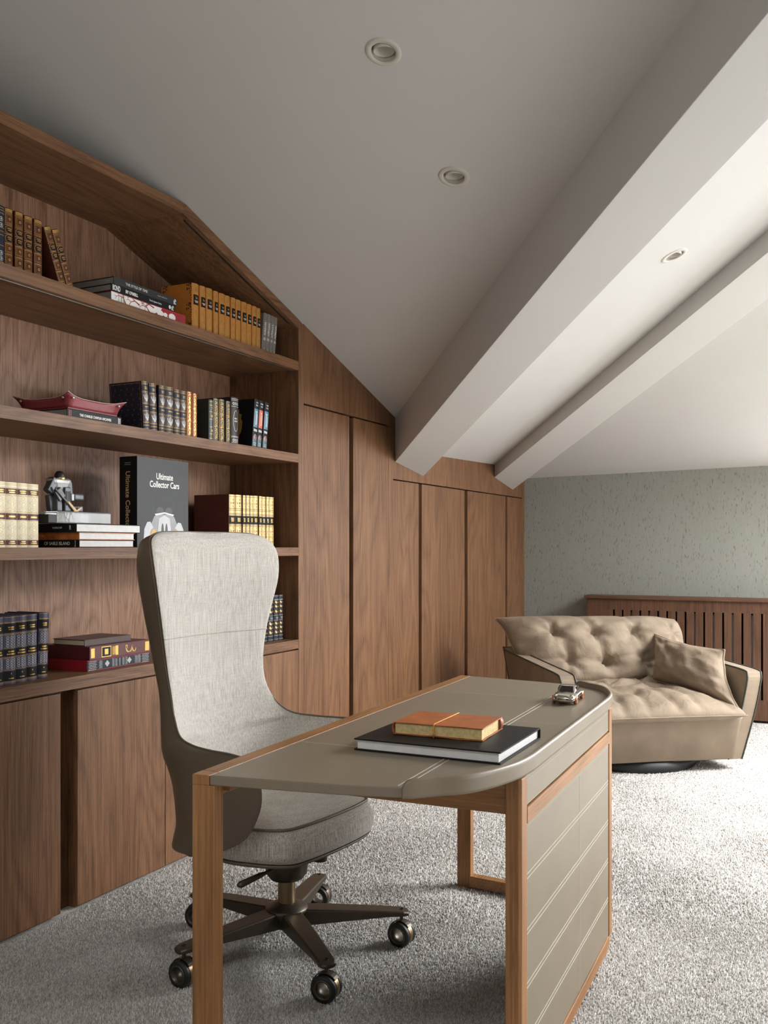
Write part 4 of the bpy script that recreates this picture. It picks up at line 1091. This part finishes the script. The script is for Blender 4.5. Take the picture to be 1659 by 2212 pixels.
def emblem(e, ax, y0, h, disc=True):
    m = MB(); r = random.Random(3)
    if disc: m.add([(ax + .0004, y0 - .017 + .0062 * math.cos(2 * PI * k / 16), h / 2 + .0075 * math.sin(2 * PI * k / 16)) for k in range(16)], [tuple(range(16))])
    for k in range(4):
        for q in range(3):
            if r.random() < .85: m.box(ax + .0002, ax + .0006, y0 - .008 + q * .005, y0 - .0042 + q * .005 + .001 * r.random(), h * .15 + k * h * .18, h * .15 + k * h * .18 + h * .12)
    m.build('publisher_mark', 'white_print', e)
emblem(e, ax, .162, h)
e, ax, ay, h = flat_book('charcoal book titled THE STYLE OF TIME, on top of the top-shelf stack', 'lying art books', -.28, -.030, 2.585, 2.934, 2.143, 2.1705, 'front', 'book_charcoal', 'pages_grey')
text_mesh('title_lettering', 'THE STYLE OF TIME', .0135, 'white_print', e, (ax + .0004, -.055, h / 2), FX, FU, sx=1.0)
text_mesh('title_lettering', 'ANNA CAPPELLETTI', .0062, 'silver_print', e, (ax + .0004, .088, h / 2), FX, FU)
emblem(e, ax, .162, h, False)

# --- second shelf
Z2 = 1.6435
e, ax, ay, h = flat_book('black book titled THE CHARLIE CHAPLIN ARCHIVES under the red leather tray', 'lying art books', -.30, -.045, 2.379, 2.640, Z2, 1.6765, 'front', 'book_black', 'pages_grey')
text_mesh('title_lettering', 'THE CHARLIE CHAPLIN ARCHIVES', .0125, 'white_print', e, (ax + .0004, .002, h * .48), FX, FU, bold=.0003, sx=.80)
for yy in (-.118, .120):
    m3 = MB(); r2 = random.Random(int(abs(yy) * 1000))
    for q in (-.004, .003):
        z = .006
        while z < .027: l = .0015 + .0015 * r2.random(); m3.box(ax + .0002, ax + .0006, yy + q - .002, yy + q + .002, z, z + l * .7); z += l
    m3.build('lettering', 'book_red' if yy < 0 else 'white_print', e)
def lat_board(D, d, h):
    D.frame('cover_frame', 'gilt_flat', -d + .006, -.012, .006, h - .006, .0012, 1, True)
    for i in range(5):
        for j in range(9):
            x = -d + .02 + i * (d - .045) / 4 + (.008 if j % 2 else 0); zz = .014 + j * (h - .028) / 8
            D.stroke('cover_ornament', 'book_brown', [(x - .006, zz - .006), (x, zz + .004), (x + .006, zz - .006)], .0018, 1, True); D.disc('cover_ornament', 'gilt_flat', x, zz + .006, .0016, 6, 1, True)
rowbooks([(2.748, 2.785, .180), (2.788, 2.829, .179), (2.836, 2.873, .180), (2.875, 2.925, .181), (2.9255, 2.964, .178), (2.9645, 3.001, .178)], Z2, -.03, .16, 'book_navy', style_navy6, 'navy and brown volumes', lab('six navy and brown gilt volumes', 'on the second shelf'), lean=[4, 3, 0, 0, 0, 0], board=lat_board, jit=.003)
rowbooks([(3.004, 3.037, .181), (3.040, 3.069, .179)], Z2, -.032, .15, 'book_redgilt', style_redgilt, 'red gilt volumes', lambda i, n: ['left', 'right'][i] + ' one of the two narrow red and gold volumes on the second shelf', jit=.002)
book('plain dark green volume with gold bars, its dark cover turned to the left', 'green gilt volumes', -.03, 3.141, 3.1735, Z2, .167, .16, 'book_green', style_green_plain)
rowbooks([(3.1745, 3.211, .178), (3.214, 3.253, .180), (3.259, 3.291, .178)], Z2, -.03, .15, 'book_green', style_green, 'green gilt volumes', lab('three ornate green and gold volumes', 'on the second shelf'), jit=.002)
book('thick dark brown volume with silver scrollwork on the second shelf', 'second shelf books', -.028, 3.2955, 3.348, Z2, .20, .16, 'book_darkbrown', style_deco, sgk=.2)
def gold_board(D, d, h):
    pts = []
    for k in range(30):
        a = 2 * PI * k / 30; rr = 1 + .10 * math.sin(k * 2.7)
        pts.append((-d * .62 + d * .26 * math.cos(a) * rr, h * .46 + h * .36 * math.sin(a) * rr))
    D.poly('cover_panel', 'gilt_flat', pts, 1, True)
    for k in range(7): D.stroke('lettering', 'book_umber', [(-d * .78, h * (.28 + .06 * k)), (-d * (.48 + .02 * (k % 3)), h * (.28 + .06 * k))], .0022, 2, True)
for i, ((a, b, hh), c, nm) in enumerate(zip([(3.446, 3.482, .214), (3.484, 3.519, .212), (3.526, 3.563, .211)], ['print_blue', 'print_orange', 'print_blue'], ['black book with a blue title panel and gold cover patch', 'black book with an orange title panel', 'black book with a blue title panel, rightmost'])):
    book(nm + ' on the second shelf', 'illustrated novels', -.03, a, b, Z2, hh, .17, 'book_black', style_colour(c, i), -6, sgk=.08, board=gold_board if i == 0 else None)

# --- third shelf
Z3 = 1.2085
rowbooks([(2.066, 2.1115, .207), (2.112, 2.1375, .207), (2.138, 2.1835, .207), (2.184, 2.2265, .206), (2.227, 2.272, .205)][:1] + [(2.1125, 2.1375, .207)], Z3, -.06, .15, 'book_cream', style_cream, 'cream volumes', lambda i, n: ['cream and maroon volume at the very left edge of the third shelf', 'slim cream and maroon volume, second from the left edge of the third shelf'][i], jit=.001) if False else None
for i, (a, b) in enumerate([(2.048, 2.0925), (2.093, 2.1375), (2.138, 2.1835), (2.184, 2.2265), (2.227, 2.272)]):
    book(['cream and maroon volume cut by the left edge of the picture', 'second of the cream and maroon volumes from the left edge', 'third of the cream and maroon volumes from the left edge', 'fourth of the cream and maroon volumes from the left edge', 'rightmost cream and maroon volume, touching the lying books'][i],
         'cream and maroon volumes', -.06, a, b, Z3, .2065 - .0004 * i, .15, 'book_cream', style_cream, sgk=.12)
LX, LU = (1, 0, 0), (0, 0, 1)
e, ax, ay, h = flat_book('black photo book with OF SABLE ISLAND on its spine, lowest of three lying', 'lying photo books', -.345, -.050, 2.438, 2.714, Z3, 1.2345, 'left', 'book_black', 'pages_white')
text_mesh('title_lettering', 'OF SABLE ISLAND', .0165, 'white_print', e, (ax - .102, -ay - .0004, h * .5), LX, LU, sx=.92)
text_mesh('lettering', 'blumes', .008, 'white_print', e, (ax - .018, -ay - .0004, h * .5), (0, 0, 1), (-1, 0, 0))
e, ax, ay, h = flat_book('amber brown photo book, middle of three lying on the third shelf', 'lying photo books', -.345, -.050, 2.438, 2.717, 1.2347, 1.2605, 'left', 'print_amber', 'pages_white')
text_mesh('lettering', 'Pardo', .010, 'silver_print', e, (ax - .175, -ay - .0004, h * .55), LX, LU)
e, ax, ay, h = flat_book('black photo book lettered YARROW, top of three lying on the third shelf', 'lying photo books', -.345, -.050, 2.425, 2.750, 1.2607, 1.2905, 'left', 'book_black', 'pages_white')
text_mesh('title_lettering', 'HUNTERS', .022, 'book_charcoal', e, (ax - .205, -ay - .0004, h * .5), LX, LU, sx=.8)
text_mesh('lettering', 'YARROW', .0098, 'white_print', e, (ax - .088, -ay - .0004, h * .5), LX, LU, sx=1.1)
text_mesh('publisher_mark', 'R', .022, 'white_print', e, (ax - .028, -ay - .0004, h * .5), LX, LU, sx=.6)
# boxed car book
uc_ = thing('boxed_book', 'large grey boxed book titled Ultimate Collector Cars with a silver car', 'book', (-.080, 2.764, Z3), group='third shelf books')
UW, UH, UD = .304, .342, .085
MB().box(-UD, -.0012, .0, UW, 0, UH).build('slipcase', 'book_black', uc_, bevel=.001)
simple('cover_grey', rgb(68, 69, 71), 0.5, var=0.05, spec=.25)
MB().box(-.0012, 0, .0005, UW - .0005, .0005, UH - .0005).build('front_cover', 'cover_grey', uc_)
text_mesh('title_lettering', 'Ultimate', .034, 'white_print', uc_, (.0004, .158, .272), FX, FU, bold=.0006, sx=.85)
text_mesh('title_lettering', 'Collector Cars', .034, 'white_print', uc_, (.0004, .158, .241), FX, FU, bold=.0006, sx=.85)
text_mesh('spine_lettering', 'Ultimate Collector Cars', .030, 'wood_pale', uc_, (-.045, -.0006, .145), (0, 0, -1), (1, 0, 0), bold=.0004, sx=.96)
text_mesh('spine_lettering', 'CHARLOTTE', .005, 'silver_print', uc_, (-.045, -.0006, .318), LX, LU); text_mesh('spine_lettering', '& PETER FIELL', .005, 'silver_print', uc_, (-.045, -.0006, .311), LX, LU)
simple('print_silver_car', rgb(196, 196, 198), 0.5, var=0.05, scale=20); simple('print_grey_car', rgb(150, 150, 152), 0.5, var=0.05); simple('print_dark_car', rgb(70, 70, 74), 0.5)
def shape(name, mat, pts, x): MB().add([(x, y, z) for y, z in pts], [tuple(range(len(pts)))]).build(name, mat, uc_, fix=False)
def ell(cy, cz, ry, rz, n=24, a0=0, a1=360): return [(cy + ry * math.cos(math.radians(a0 + (a1 - a0) * k / n)), cz + rz * math.sin(math.radians(a0 + (a1 - a0) * k / n))) for k in range(n + (0 if a1 - a0 == 360 else 1))]
cy = .156
shape('car_body', 'print_grey_car', [(cy - .10, .0), (cy - .085, .075), (cy - .06, .118), (cy - .045, .128), (cy + .045, .128), (cy + .06, .118), (cy + .085, .075), (cy + .10, .0)], .0003)
for s in (-1, 1):
    shape('car_fender', 'print_silver_car', [(cy + s * y, z) for y, z in ((.112, .0), (.120, .03), (.116, .070), (.100, .096), (.082, .098), (.066, .078), (.056, .045), (.050, .0))], .0006)
    shape('car_headlamp', 'print_grey_car', ell(cy + s * .062, .048, .022, .026), .0009); shape('car_headlamp', 'gilt_flat', ell(cy + s * .062, .050, .016, .019), .0012); shape('car_headlamp', 'print_silver_car', ell(cy + s * .062, .044, .010, .009), .0015)
    shape('car_screen', 'print_dark_car', ell(cy + s * .026, .134, .024, .022, 16, 0, 180), .0006)
    shape('car_grille', 'print_dark_car', ell(cy + s * .0115, .045, .0085, .048), .0012)
shape('car_bonnet', 'print_silver_car', [(cy - .040, .0), (cy - .038, .07), (cy - .032, .112), (cy, .124), (cy + .032, .112), (cy + .038, .07), (cy + .040, .0)], .0009)
shape('car_cowl', 'white_print', [(cy - .058, .128), (cy, .136), (cy + .058, .128), (cy + .05, .122), (cy, .131), (cy - .05, .122)], .0012)
# ivory and gold set
CG = [(3.352, 3.399, .228), (3.401, 3.449, .229), (3.453, 3.478, .229), (3.4785, 3.506, .230), (3.508, 3.534, .230), (3.536, 3.575, .231), (3.577, 3.603, .231), (3.605, 3.635, .230), (3.638, 3.664, .231), (3.666, 3.705, .231)]
rowbooks([(a, b, h - .0) for a, b, h in CG], Z3, -.08, .19, 'book_maroon', [None] * 10, 'ivory and gold volumes', lab('ten ivory and gold volumes', 'above the chair back'), jit=.002) if False else None
def style_ivory_full(D, t, h):
    D.rect('spine_leather', 'book_ivory_gilt', -t * .47, t * .47, .004 * h, .996 * h, 0); style_ivory(D, t, h)
rowbooks(CG, Z3, -.08, .19, 'book_maroon', style_ivory_full, 'ivory and gold volumes', lab('ten ivory and gold volumes', 'above the chair back'), jit=.002)

# --- fourth shelf (counter)
Z4 = .7795
for i, (a, b, xs) in enumerate([(2.063, 2.1145, -.040), (2.1165, 2.1645, -.042), (2.1665, 2.2155, -.050), (2.2165, 2.2655, -.058), (2.2735, 2.3165, -.066)]):
    book(['violet-grey volume cut by the left edge above the cabinet', 'second of the violet-grey volumes from the left edge', 'third of the violet-grey volumes from the left edge', 'fourth of the violet-grey volumes from the left edge', 'rightmost violet-grey volume, standing slightly apart'][i],
         'violet-grey volumes', xs, a, b, Z4, .2135, .15, 'book_purple', style_purple, sgk=.14, lean=-2 if i == 4 else 0)
e, ax, ay, h = flat_book('red book with a navy patterned spine, at the bottom of the stack by the chair', 'stacked red books', -.27, -.048, 2.475, 2.80, Z4, .8165, 'front', 'book_red', 'pages_cream', 0, spine_mat='book_navy', ov=.001)
MB().box(-ax + .004, ax - .004, -ay - .0006, -ay + .002, .0, h).build('cover_edge', 'book_red', e)
mb = MB()
for y0 in (-.155, .118):
    for i in range(7):
        for j in range(6): 
            yy = y0 + i * .0052 + (.0026 if j % 2 else 0); zz = .004 + j * .0056
            mb.add([(ax + .0005, yy + .0018 * math.cos(2 * PI * k / 6), zz + .0018 * math.sin(2 * PI * k / 6)) for k in range(6)], [tuple(range(6))])
for y0 in (-.066, .048):
    mb.add([(ax + .0005, y0 - .012, h / 2), (ax + .0005, y0, h / 2 - .012), (ax + .0005, y0 + .012, h / 2), (ax + .0005, y0, h / 2 + .012)], [(0, 1, 2, 3)])
r2 = random.Random(9)
for y0, wd in ((-.105, .012), (-.040, .008), (-.025, .010), (-.005, .006), (.012, .010), (.028, .010), (.078, .012), (.095, .012)):
    q = 0
    while q < wd:
        z = .005
        while z < h - .006: l = .002 + .004 * r2.random(); mb.box(ax + .0003, ax + .0006, y0 + q, y0 + q + .0018, z, z + l * .7); z += l
        q += .0038
mb.build('spine_print', 'silver_print', e, fix=False)
e, ax, ay, h = flat_book('oxblood leather book with gilt spine labels, middle of the stack by the chair', 'stacked red books', -.275, -.052, 2.490, 2.805, .817, .8625, 'front', 'book_oxblood', 'book_oxblood', 0, ov=.0)
mb = MB()
for y0, w in ((-.152, .018), (.128, .022), (-.030, .014)): mb.box(ax + .0002, ax + .0006, y0, y0 + w, .006, h - .006)
mb.box(ax + .0002, ax + .0006, -.100, -.052, .004, h - .004)
for k in range(5): mb.box(ax + .0002, ax + .0006, -.045 + k * .003, -.0435 + k * .003, .008, h - .008)
pts = [(.02 + .012 * math.cos(k * .5) * (1 - k / 30) + k * .0022, h / 2 + .013 * math.sin(k * .5)) for k in range(26)]
for p, q in zip(pts, pts[1:]): mb.box(ax + .0002, ax + .0005, min(p[0], q[0]), max(p[0], q[0]) + .001, min(p[1], q[1]), max(p[1], q[1]) + .001)
mb.build('gilding', 'gold', e)['kind'] = 'stuff'
MB().box(ax + .0006, ax + .0009, -.097, -.055, .007, h - .007).build('title_label', 'book_black', e)
MB().box(ax + .0009, ax + .0012, -.085, -.067, .013, h - .013).build('label_emblem', 'gold', e)
e, ax, ay, h = flat_book('small plain brown book on top of the stack by the chair', 'stacked red books', -.235, -.085, 2.500, 2.735, .863, .8845, 'front', 'book_umber', 'pages_cream', 0)
for i, (a, b) in enumerate([(3.524, 3.568), (3.571, 3.621), (3.625, 3.669), (3.674, 3.713), (3.715, 3.750)]):
    book(['dark volume with gold birds, half hidden behind the chair back', 'first fully seen dark bird-tooled volume right of the chair', 'second dark bird-tooled volume right of the chair', 'third dark bird-tooled volume right of the chair', 'narrow rightmost dark bird-tooled volume right of the chair'][i],
         'dark bird-tooled volumes', -.06, a, b, Z4, .2105, .15, 'book_darkbrown', style_birds, sgk=.18)

# ================================================================== LEATHER TRAY
TZ = 1.677
tr = thing('valet_tray', 'oxblood leather valet tray with pinched snapped corners on a black book', 'tray', (-.150, 2.500, TZ), group=None)
hx, hy = .105, .118
def side_pts(k):   # ring of the tray: 4 sides x m points, at height parameter k (0 base .. 1 lip)
    out = []; m = 8
    for (ax_, ay_, bx, by) in ((1, -1, 1, 1), (1, 1, -1, 1), (-1, 1, -1, -1), (-1, -1, 1, -1)):
        for i in range(m):
            t = i / m; e2 = (2 * t - 1) ** 4
            fl = .006 * k + .017 * k * k * e2
            x = lerp(ax_, bx, t) * (hx + fl); y = lerp(ay_, by, t) * (hy + fl)
            z = .0035 + k * (.033 + .015 * e2)
            out.append(Vector((x, y, z)))
    return out
MB().loft([side_pts(0), side_pts(.25), side_pts(.5), side_pts(.75), side_pts(1)], caps=False).build('tray_sides', 'leather_red', tr)
tr.children[0].modifiers.new('thickness', 'SOLIDIFY').thickness = .003
MB().box(-hx, hx, -hy, hy, 0, .0035).build('tray_base', 'leather_red', tr)
MB().tube([p + Vector((0, 0, .0005)) for p in side_pts(1)], .0012, 5, closed=True).build('edge_stitching', 'thread', tr)
for sx_, sy_ in ((1, -1), (1, 1), (-1, -1), (-1, 1)):
    for dx, dy in ((0, -.020), (-.020, 0)):
        c = Vector((sx_ * (hx + .012 + (dx if dx else .004)), sy_ * (hy + .012 + (dy if dy else .004)), .034))
        n_ = Vector((sx_ if dx == 0 else 0, sy_ if dy == 0 else 0, -.3))
        MB().lathe([(.001, .003), (.004, .0025), (.005, .0), (.001, -.001)], n=14).xf(Matrix.Translation(c) @ n_.to_track_quat('Z', 'Y').to_matrix().to_4x4()).build('snap_button', 'snap_metal', tr)

# ================================================================== GOALKEEPER TROPHY
cb = thing('crystal_block', 'clear crystal block plinth lying on the photo books', 'plinth', (-.15, 2.50, 1.2907))
MB().box(-.05, .05, -.112, .149, .0005, .042).build('crystal_body', 'crystal', cb, bevel=.004, seg=2)
MB().box(-.05, .048, -.150, -.1125, .0005, .030).build('end_block', 'black_matte', cb, bevel=.002)
gk = thing('goalkeeper_figurine', 'dark metal ice hockey goalkeeper figurine holding a pale stick', 'figurine', (-.15, 2.45, 1.3330))
def gbox(name, mat, c, s, rot=(0, 0, 0), bev=.003, par=gk):
    M = Matrix.Translation(c) @ Matrix.Rotation(rot[2], 4, 'Z') @ Matrix.Rotation(rot[1], 4, 'Y') @ Matrix.Rotation(rot[0], 4, 'X')
    return MB().box(-s[0] / 2, s[0] / 2, -s[1] / 2, s[1] / 2, -s[2] / 2, s[2] / 2).xf(M).build(name, mat, par, bevel=bev)
gbox('leg_pad', 'resin_dark', (.012, -.028, .030), (.030, .026, .060), (0, 0, .1)); gbox('leg_pad', 'resin_dark', (.020, .006, .042), (.024, .028, .084))
for k in range(3): gbox('pad_groove', 'black_matte', (.0326, -.002 + k * .008, .045), (.002, .003, .050), bev=.0005)
gbox('skate_pad', 'resin_dark', (.015, .052, .010), (.026, .060, .020), (.05, 0, 0)); gbox('leg_pad', 'resin_dark', (.0, -.046, .028), (.022, .020, .056), (.15, 0, 0))
mb = MB(); 
sec = [(.060, .026, .018), (.078, .030, .020), (.098, .044, .024), (.108, .048, .024), (.114, .040, .018)]
mb.loft([[Vector((.004 + d * math.copysign(abs(math.cos(a)) ** .5, math.cos(a)), -.012 + w * math.copysign(abs(math.sin(a)) ** .5, math.sin(a)), z)) for a in [2 * PI * k / 16 for k in range(16)]] for z, w, d in sec], smooth=False)
tag(mb.build('jersey', 'resin_grey', gk, bevel=.002), 'silver-grey jersey')
gbox('upper_arm', 'resin_dark', (.010, -.052, .088), (.026, .026, .055), (-.55, 0, 0)); gbox('blocker', 'resin_dark', (.026, -.030, .058), (.014, .034, .040), (.65, 0, 0)); gbox('blocker_fin', 'resin_dark', (.022, -.058, .072), (.010, .006, .022), (.6, 0, 0))
gbox('upper_arm', 'resin_dark', (.008, .030, .080), (.024, .020, .050), (.1, 0, 0)); gbox('glove', 'resin_dark', (.022, .058, .052), (.024, .048, .024), (0, 0, 0), .006); gbox('glove_cuff', 'resin_grey', (.020, .030, .050), (.022, .014, .026), (0, 0, 0))
MB().lathe([(.001, .018), (.010, .016), (.0165, .008), (.018, -.002), (.016, -.012), (.001, -.014)], (.006, -.008, .122), n=20).build('helmet', 'black_matte', gk)
MB().lathe([(.001, .006), (.0135, .004), (.0165, -.002), (.013, -.016), (.006, -.024), (.001, -.026)], (.010, -.008, .117), n=20).build('mask', 'gold', gk)
MB().tube([(.036, -.056, .076), (.036, -.020, .045), (.036, .0, .029)], [.0028, .003, .004], 8).build('stick_shaft', 'resin_grey', gk)
mb = MB(); mb.prism([(-.004, .032), (.004, .036), (.040, .006), (.060, .018), (.064, .012), (.046, .0005), (.030, .0005)], 0, .033, .039); mb.build('stick_blade', 'wood_pale', gk, bevel=.001)
gbox('skirt', 'resin_dark', (.004, -.008, .064), (.034, .056, .016), bev=.003)

# ================================================================== THINGS ON THE DESK
yaw = 1.0
e, ax, ay, h = flat_book('large black hardback lying on the desk under the leather notebook', None, 1.302, 1.650, 1.902, 2.203, .7497, .7757, 'far', 'book_black', 'pages_white', yaw, th=.003, ov=.006)
nb = thing('leather_notebook', 'rust leather notebook tied with a cord on top of the black hardback', 'notebook', (1.468, 2.065, .7760), (0, 0, math.radians(3.5)))
NX, NY, NH = .108, .080, .029
simple('pages_gilt', rgb(206, 184, 128), 0.6, var=0.18, scale=120)
m = MB()
def wavy(z, amp, sd): 
    return [Vector((x, y, z + amp * noise.noise(Vector((x * 18 + sd, y * 18, z * 9))))) for x, y in
            [(lerp(-NX, NX, k / 14), -NY) for k in range(14)] + [(NX, lerp(-NY, NY, k / 10)) for k in range(10)] + [(lerp(NX, -NX, k / 14), NY) for k in range(14)] + [(-NX, lerp(NY, -NY, k / 10)) for k in range(10)]]
def lift(r, dz): return [p + Vector((0, 0, dz)) for p in r]
bot = wavy(.0018, .0016, 1); topr = wavy(NH, .0014, 5)
MB().loft([lift(bot, -.0012), lift(bot, .0012)], smooth=False).build('back_cover', 'leather_rust', nb)
MB().loft([lift(topr, -.0024), topr], smooth=False).build('front_cover', 'leather_rust', nb, bevel=.001)
sp = [[Vector((-NX - .004 * math.sin(PI * k / 6), y, lerp(.0015, NH - .001, k / 6))) for y in (-NY, NY)] for k in range(7)]
o = MB().loft(sp, closed=False, caps=False).build('spine_wrap', 'leather_rust', nb); o.modifiers.new('thickness', 'SOLIDIFY').thickness = .0022
fl = [[Vector((NX - .002 + .005 * math.sin(PI * k / 6), y, lerp(.002, NH - .001, k / 6))) for y in (NY * .72, NY)] for k in range(7)]
o = MB().loft(fl, closed=False, caps=False).build('cover_flap', 'leather_rust', nb); o.modifiers.new('thickness', 'SOLIDIFY').thickness = .0022
MB().loft([[Vector((p.x * .965, p.y * .955, z + .0006 * noise.noise(p * 60 + Vector((0, 0, z * 200))))) for p in bot] for z in (.003, .009, .015, .021, NH - .0026)], smooth=False).build('page_block', 'pages_gilt', nb)
cx = -.008
MB().tube([(cx, -NY - .003, .0), (cx, -NY - .003, NH * .5), (cx, -NY - .001, NH + .002), (cx + .004, 0, NH + .0022), (cx + .006, NY + .001, NH + .002), (cx + .006, NY + .002, .0)], .0016, 6).build('cord', 'cord_yellow', nb)
MB().tube([(cx - .003, -NY - .0035, .002), (cx + .002, -NY - .006, .010), (cx - .002, -NY - .0035, .018), (cx + .003, -NY - .005, .012)], .0018, 6).build('cord_knot', 'cord_yellow', nb)

car = thing('toy_car', 'small polished metal sports car ornament with copper wheels on the desk', 'model car', (1.5535, 2.790, .7497), (0, 0, math.radians(-84.5)))
def csec(s, w, zb, zt, k=2.6, zc=None):
    out = []
    for i in range(24):
        a = 2 * PI * i / 24; c, d = math.cos(a), math.sin(a)
        y = w * math.copysign(abs(c) ** (2 / k), c); mid = (zb + zt) / 2
        out.append(Vector((s, y, mid + (zt - zb) / 2 * math.copysign(abs(d) ** (2 / k), d))))
    return out
body = [csec(.090, .010, .012, .020), csec(.088, .024, .008, .024), csec(.080, .031, .006, .028), csec(.062, .0345, .005, .031), csec(.040, .0355, .005, .0325), csec(.015, .035, .005, .033), csec(-.020, .035, .005, .033), csec(-.050, .0355, .005, .033), csec(-.070, .034, .006, .031), csec(-.083, .028, .008, .026), csec(-.088, .012, .012, .020)]
MB().loft(body).build('car_body', 'chrome_toy', car)
def cab(s, w0, w1, z0, z1): return [Vector((s, y, z)) for y, z in ((-w0, z0), (-lerp(w0, w1, .6), lerp(z0, z1, .6)), (-w1, z1 - .002), (-w1 * .6, z1), (w1 * .6, z1), (w1, z1 - .002), (lerp(w0, w1, .6), lerp(z0, z1, .6)), (w0, z0))]
MB().loft([cab(.034, .029, .027, .028, .031), cab(.020, .030, .024, .029, .041), cab(.008, .030, .0225, .029, .0475), cab(-.016, .030, .0225, .029, .0490), cab(-.040, .029, .0225, .029, .0440), cab(-.066, .024, .018, .027, .032)]).build('car_cabin', 'chrome_toy', car, sub=1)
simple('smoked', rgb(70, 64, 58), 0.15, 0.6)
MB().add([(.0335, -.021, .0330), (.0335, .021, .0330), (.0130, .0175, .0462), (.0130, -.0175, .0462)], [(0, 1, 2, 3)]).build('windscreen', 'smoked', car)
for s in (-1, 1):
    MB().add([(.018, s * .0292, .0345), (.004, s * .0262, .0450), (-.020, s * .0260, .0455), (-.040, s * .0275, .0345)], [(0, 1, 2, 3)]).build('side_window', 'smoked', car)
    MB().lathe([(.001, .0035), (.004, .003), (.0058, .0), (.0058, -.004)], (.080, s * .0235, .0245), axis=0, n=16).build('headlamp', 'chrome_toy', car)
    for x in (.056, -.054):
        MB().lathe([(.001, -.005), (.011, -.005), (.0125, -.003), (.0125, .003), (.011, .005), (.007, .006), (.001, .006)], (x, s * .0315, .0125), axis=1, n=24).build('wheel', 'copper_toy', car)
MB().box(.0885, .0900, -.016, .016, .016, .0195).build('front_grille', 'smoked', car)
# ================================================================== CARPET PILE (short tufts standing on the floor)
import numpy as np
def carpet_pile():
    rng = np.random.default_rng(5)
    cx, cy = 2.325, 0.0; th = math.radians(26.442)
    fw = np.array([-math.sin(th), math.cos(th)]); rt = np.array([math.cos(th), math.sin(th)])
    V = []; base = 0
    for d0, d1, dens, r, hh in ((2.0, 3.1, 56000, .0030, .0070), (3.1, 4.4, 30000, .0040, .0075), (4.4, 7.6, 17000, .0048, .0055)):
        area_w = 2 * d1 * 0.52
        n = int((d1 - d0) * area_w * dens)
        dep = rng.uniform(d0, d1, n); lat = rng.uniform(-.52 * d1, .52 * d1, n)
        k = np.abs(lat) < dep * .46 + .12
        dep, lat = dep[k], lat[k]
        p = np.array([cx, cy]) + dep[:, None] * fw + lat[:, None] * rt
        k = (p[:, 0] > .004) & (p[:, 0] < 5.6) & (p[:, 1] < 6.97)
        p = p[k]; n = len(p)
        a0 = rng.uniform(0, 2 * PI, n); s = rng.uniform(.7, 1.25, n)
        ph = np.sin(p[:, 0] * 5.1 + 2 * np.sin(p[:, 1] * 2.3)) + np.sin(p[:, 1] * 6.7 + 1.7 * np.sin(p[:, 0] * 3.9))
        lean = ph * 1.3; la = .15
        tipx = np.cos(lean) * la * hh * s + rng.normal(0, .5, n) * r; tipy = np.sin(lean) * la * hh * s + rng.normal(0, .5, n) * r
        v = np.zeros((n, 4, 3))
        for q in range(3):
            v[:, q, 0] = p[:, 0] + np.cos(a0 + q * 2 * PI / 3) * r * s; v[:, q, 1] = p[:, 1] + np.sin(a0 + q * 2 * PI / 3) * r * s; v[:, q, 2] = -.001
        v[:, 3, 0] = p[:, 0] + tipx; v[:, 3, 1] = p[:, 1] + tipy; v[:, 3, 2] = hh * s * rng.uniform(.75, 1.1, n)
        V.append(v.reshape(-1, 3))
    V = np.concatenate(V).astype(np.float32); n = len(V) // 4
    idx = np.arange(n)[:, None] * 4
    F = np.concatenate([idx + np.array([[0, 1, 3]]), idx + np.array([[1, 2, 3]]), idx + np.array([[2, 0, 3]])], axis=1).reshape(-1).astype(np.int32)
    me = bpy.data.meshes.new('carpet_pile'); nf = n * 3
    me.vertices.add(len(V)); me.vertices.foreach_set('co', V.reshape(-1))
    me.loops.add(nf * 3); me.loops.foreach_set('vertex_index', F)
    me.polygons.add(nf); me.polygons.foreach_set('loop_start', np.arange(nf, dtype=np.int32) * 3)
    me.update(calc_edges=True)
    m, nn, l, b = nt('carpet_tuft')
    g = nn.new('ShaderNodeNewGeometry'); tc = nn.new('ShaderNodeTexCoord')
    z = nn.new('ShaderNodeTexNoise'); z.inputs['Scale'].default_value = 7; z.inputs['Detail'].default_value = 4
    l.new(tc.outputs['Object'], z.inputs['Vector'])
    mx = nn.new('ShaderNodeMath'); mx.operation = 'MULTIPLY_ADD'; mx.inputs[1].default_value = 0.7
    l.new(g.outputs['Random Per Island'], mx.inputs[0]); 
    ml = nn.new('ShaderNodeMath'); ml.operation = 'MULTIPLY'; ml.inputs[1].default_value = .28; l.new(z.outputs['Fac'], ml.inputs[0]); l.new(ml.outputs[0], mx.inputs[2])
    rp = nn.new('ShaderNodeValToRGB'); e = rp.color_ramp.elements
    e[0].position = 0.12; e[0].color = rgb(152, 147, 139); e[1].position = 0.85; e[1].color = rgb(215, 211, 206)
    l.new(mx.outputs[0], rp.inputs['Fac']); l.new(rp.outputs['Color'], b.inputs['Base Color'])
    b.inputs['Roughness'].default_value = 1.0; b.inputs['Specular IOR Level'].default_value = 0.05
    me.materials.append(m)
    o = bpy.data.objects.new('carpet_pile', me); COL.objects.link(o)
    tag(o, 'short pale grey carpet pile covering the whole floor', 'carpet', kind='stuff')
    print('tufts', n)
carpet_pile()
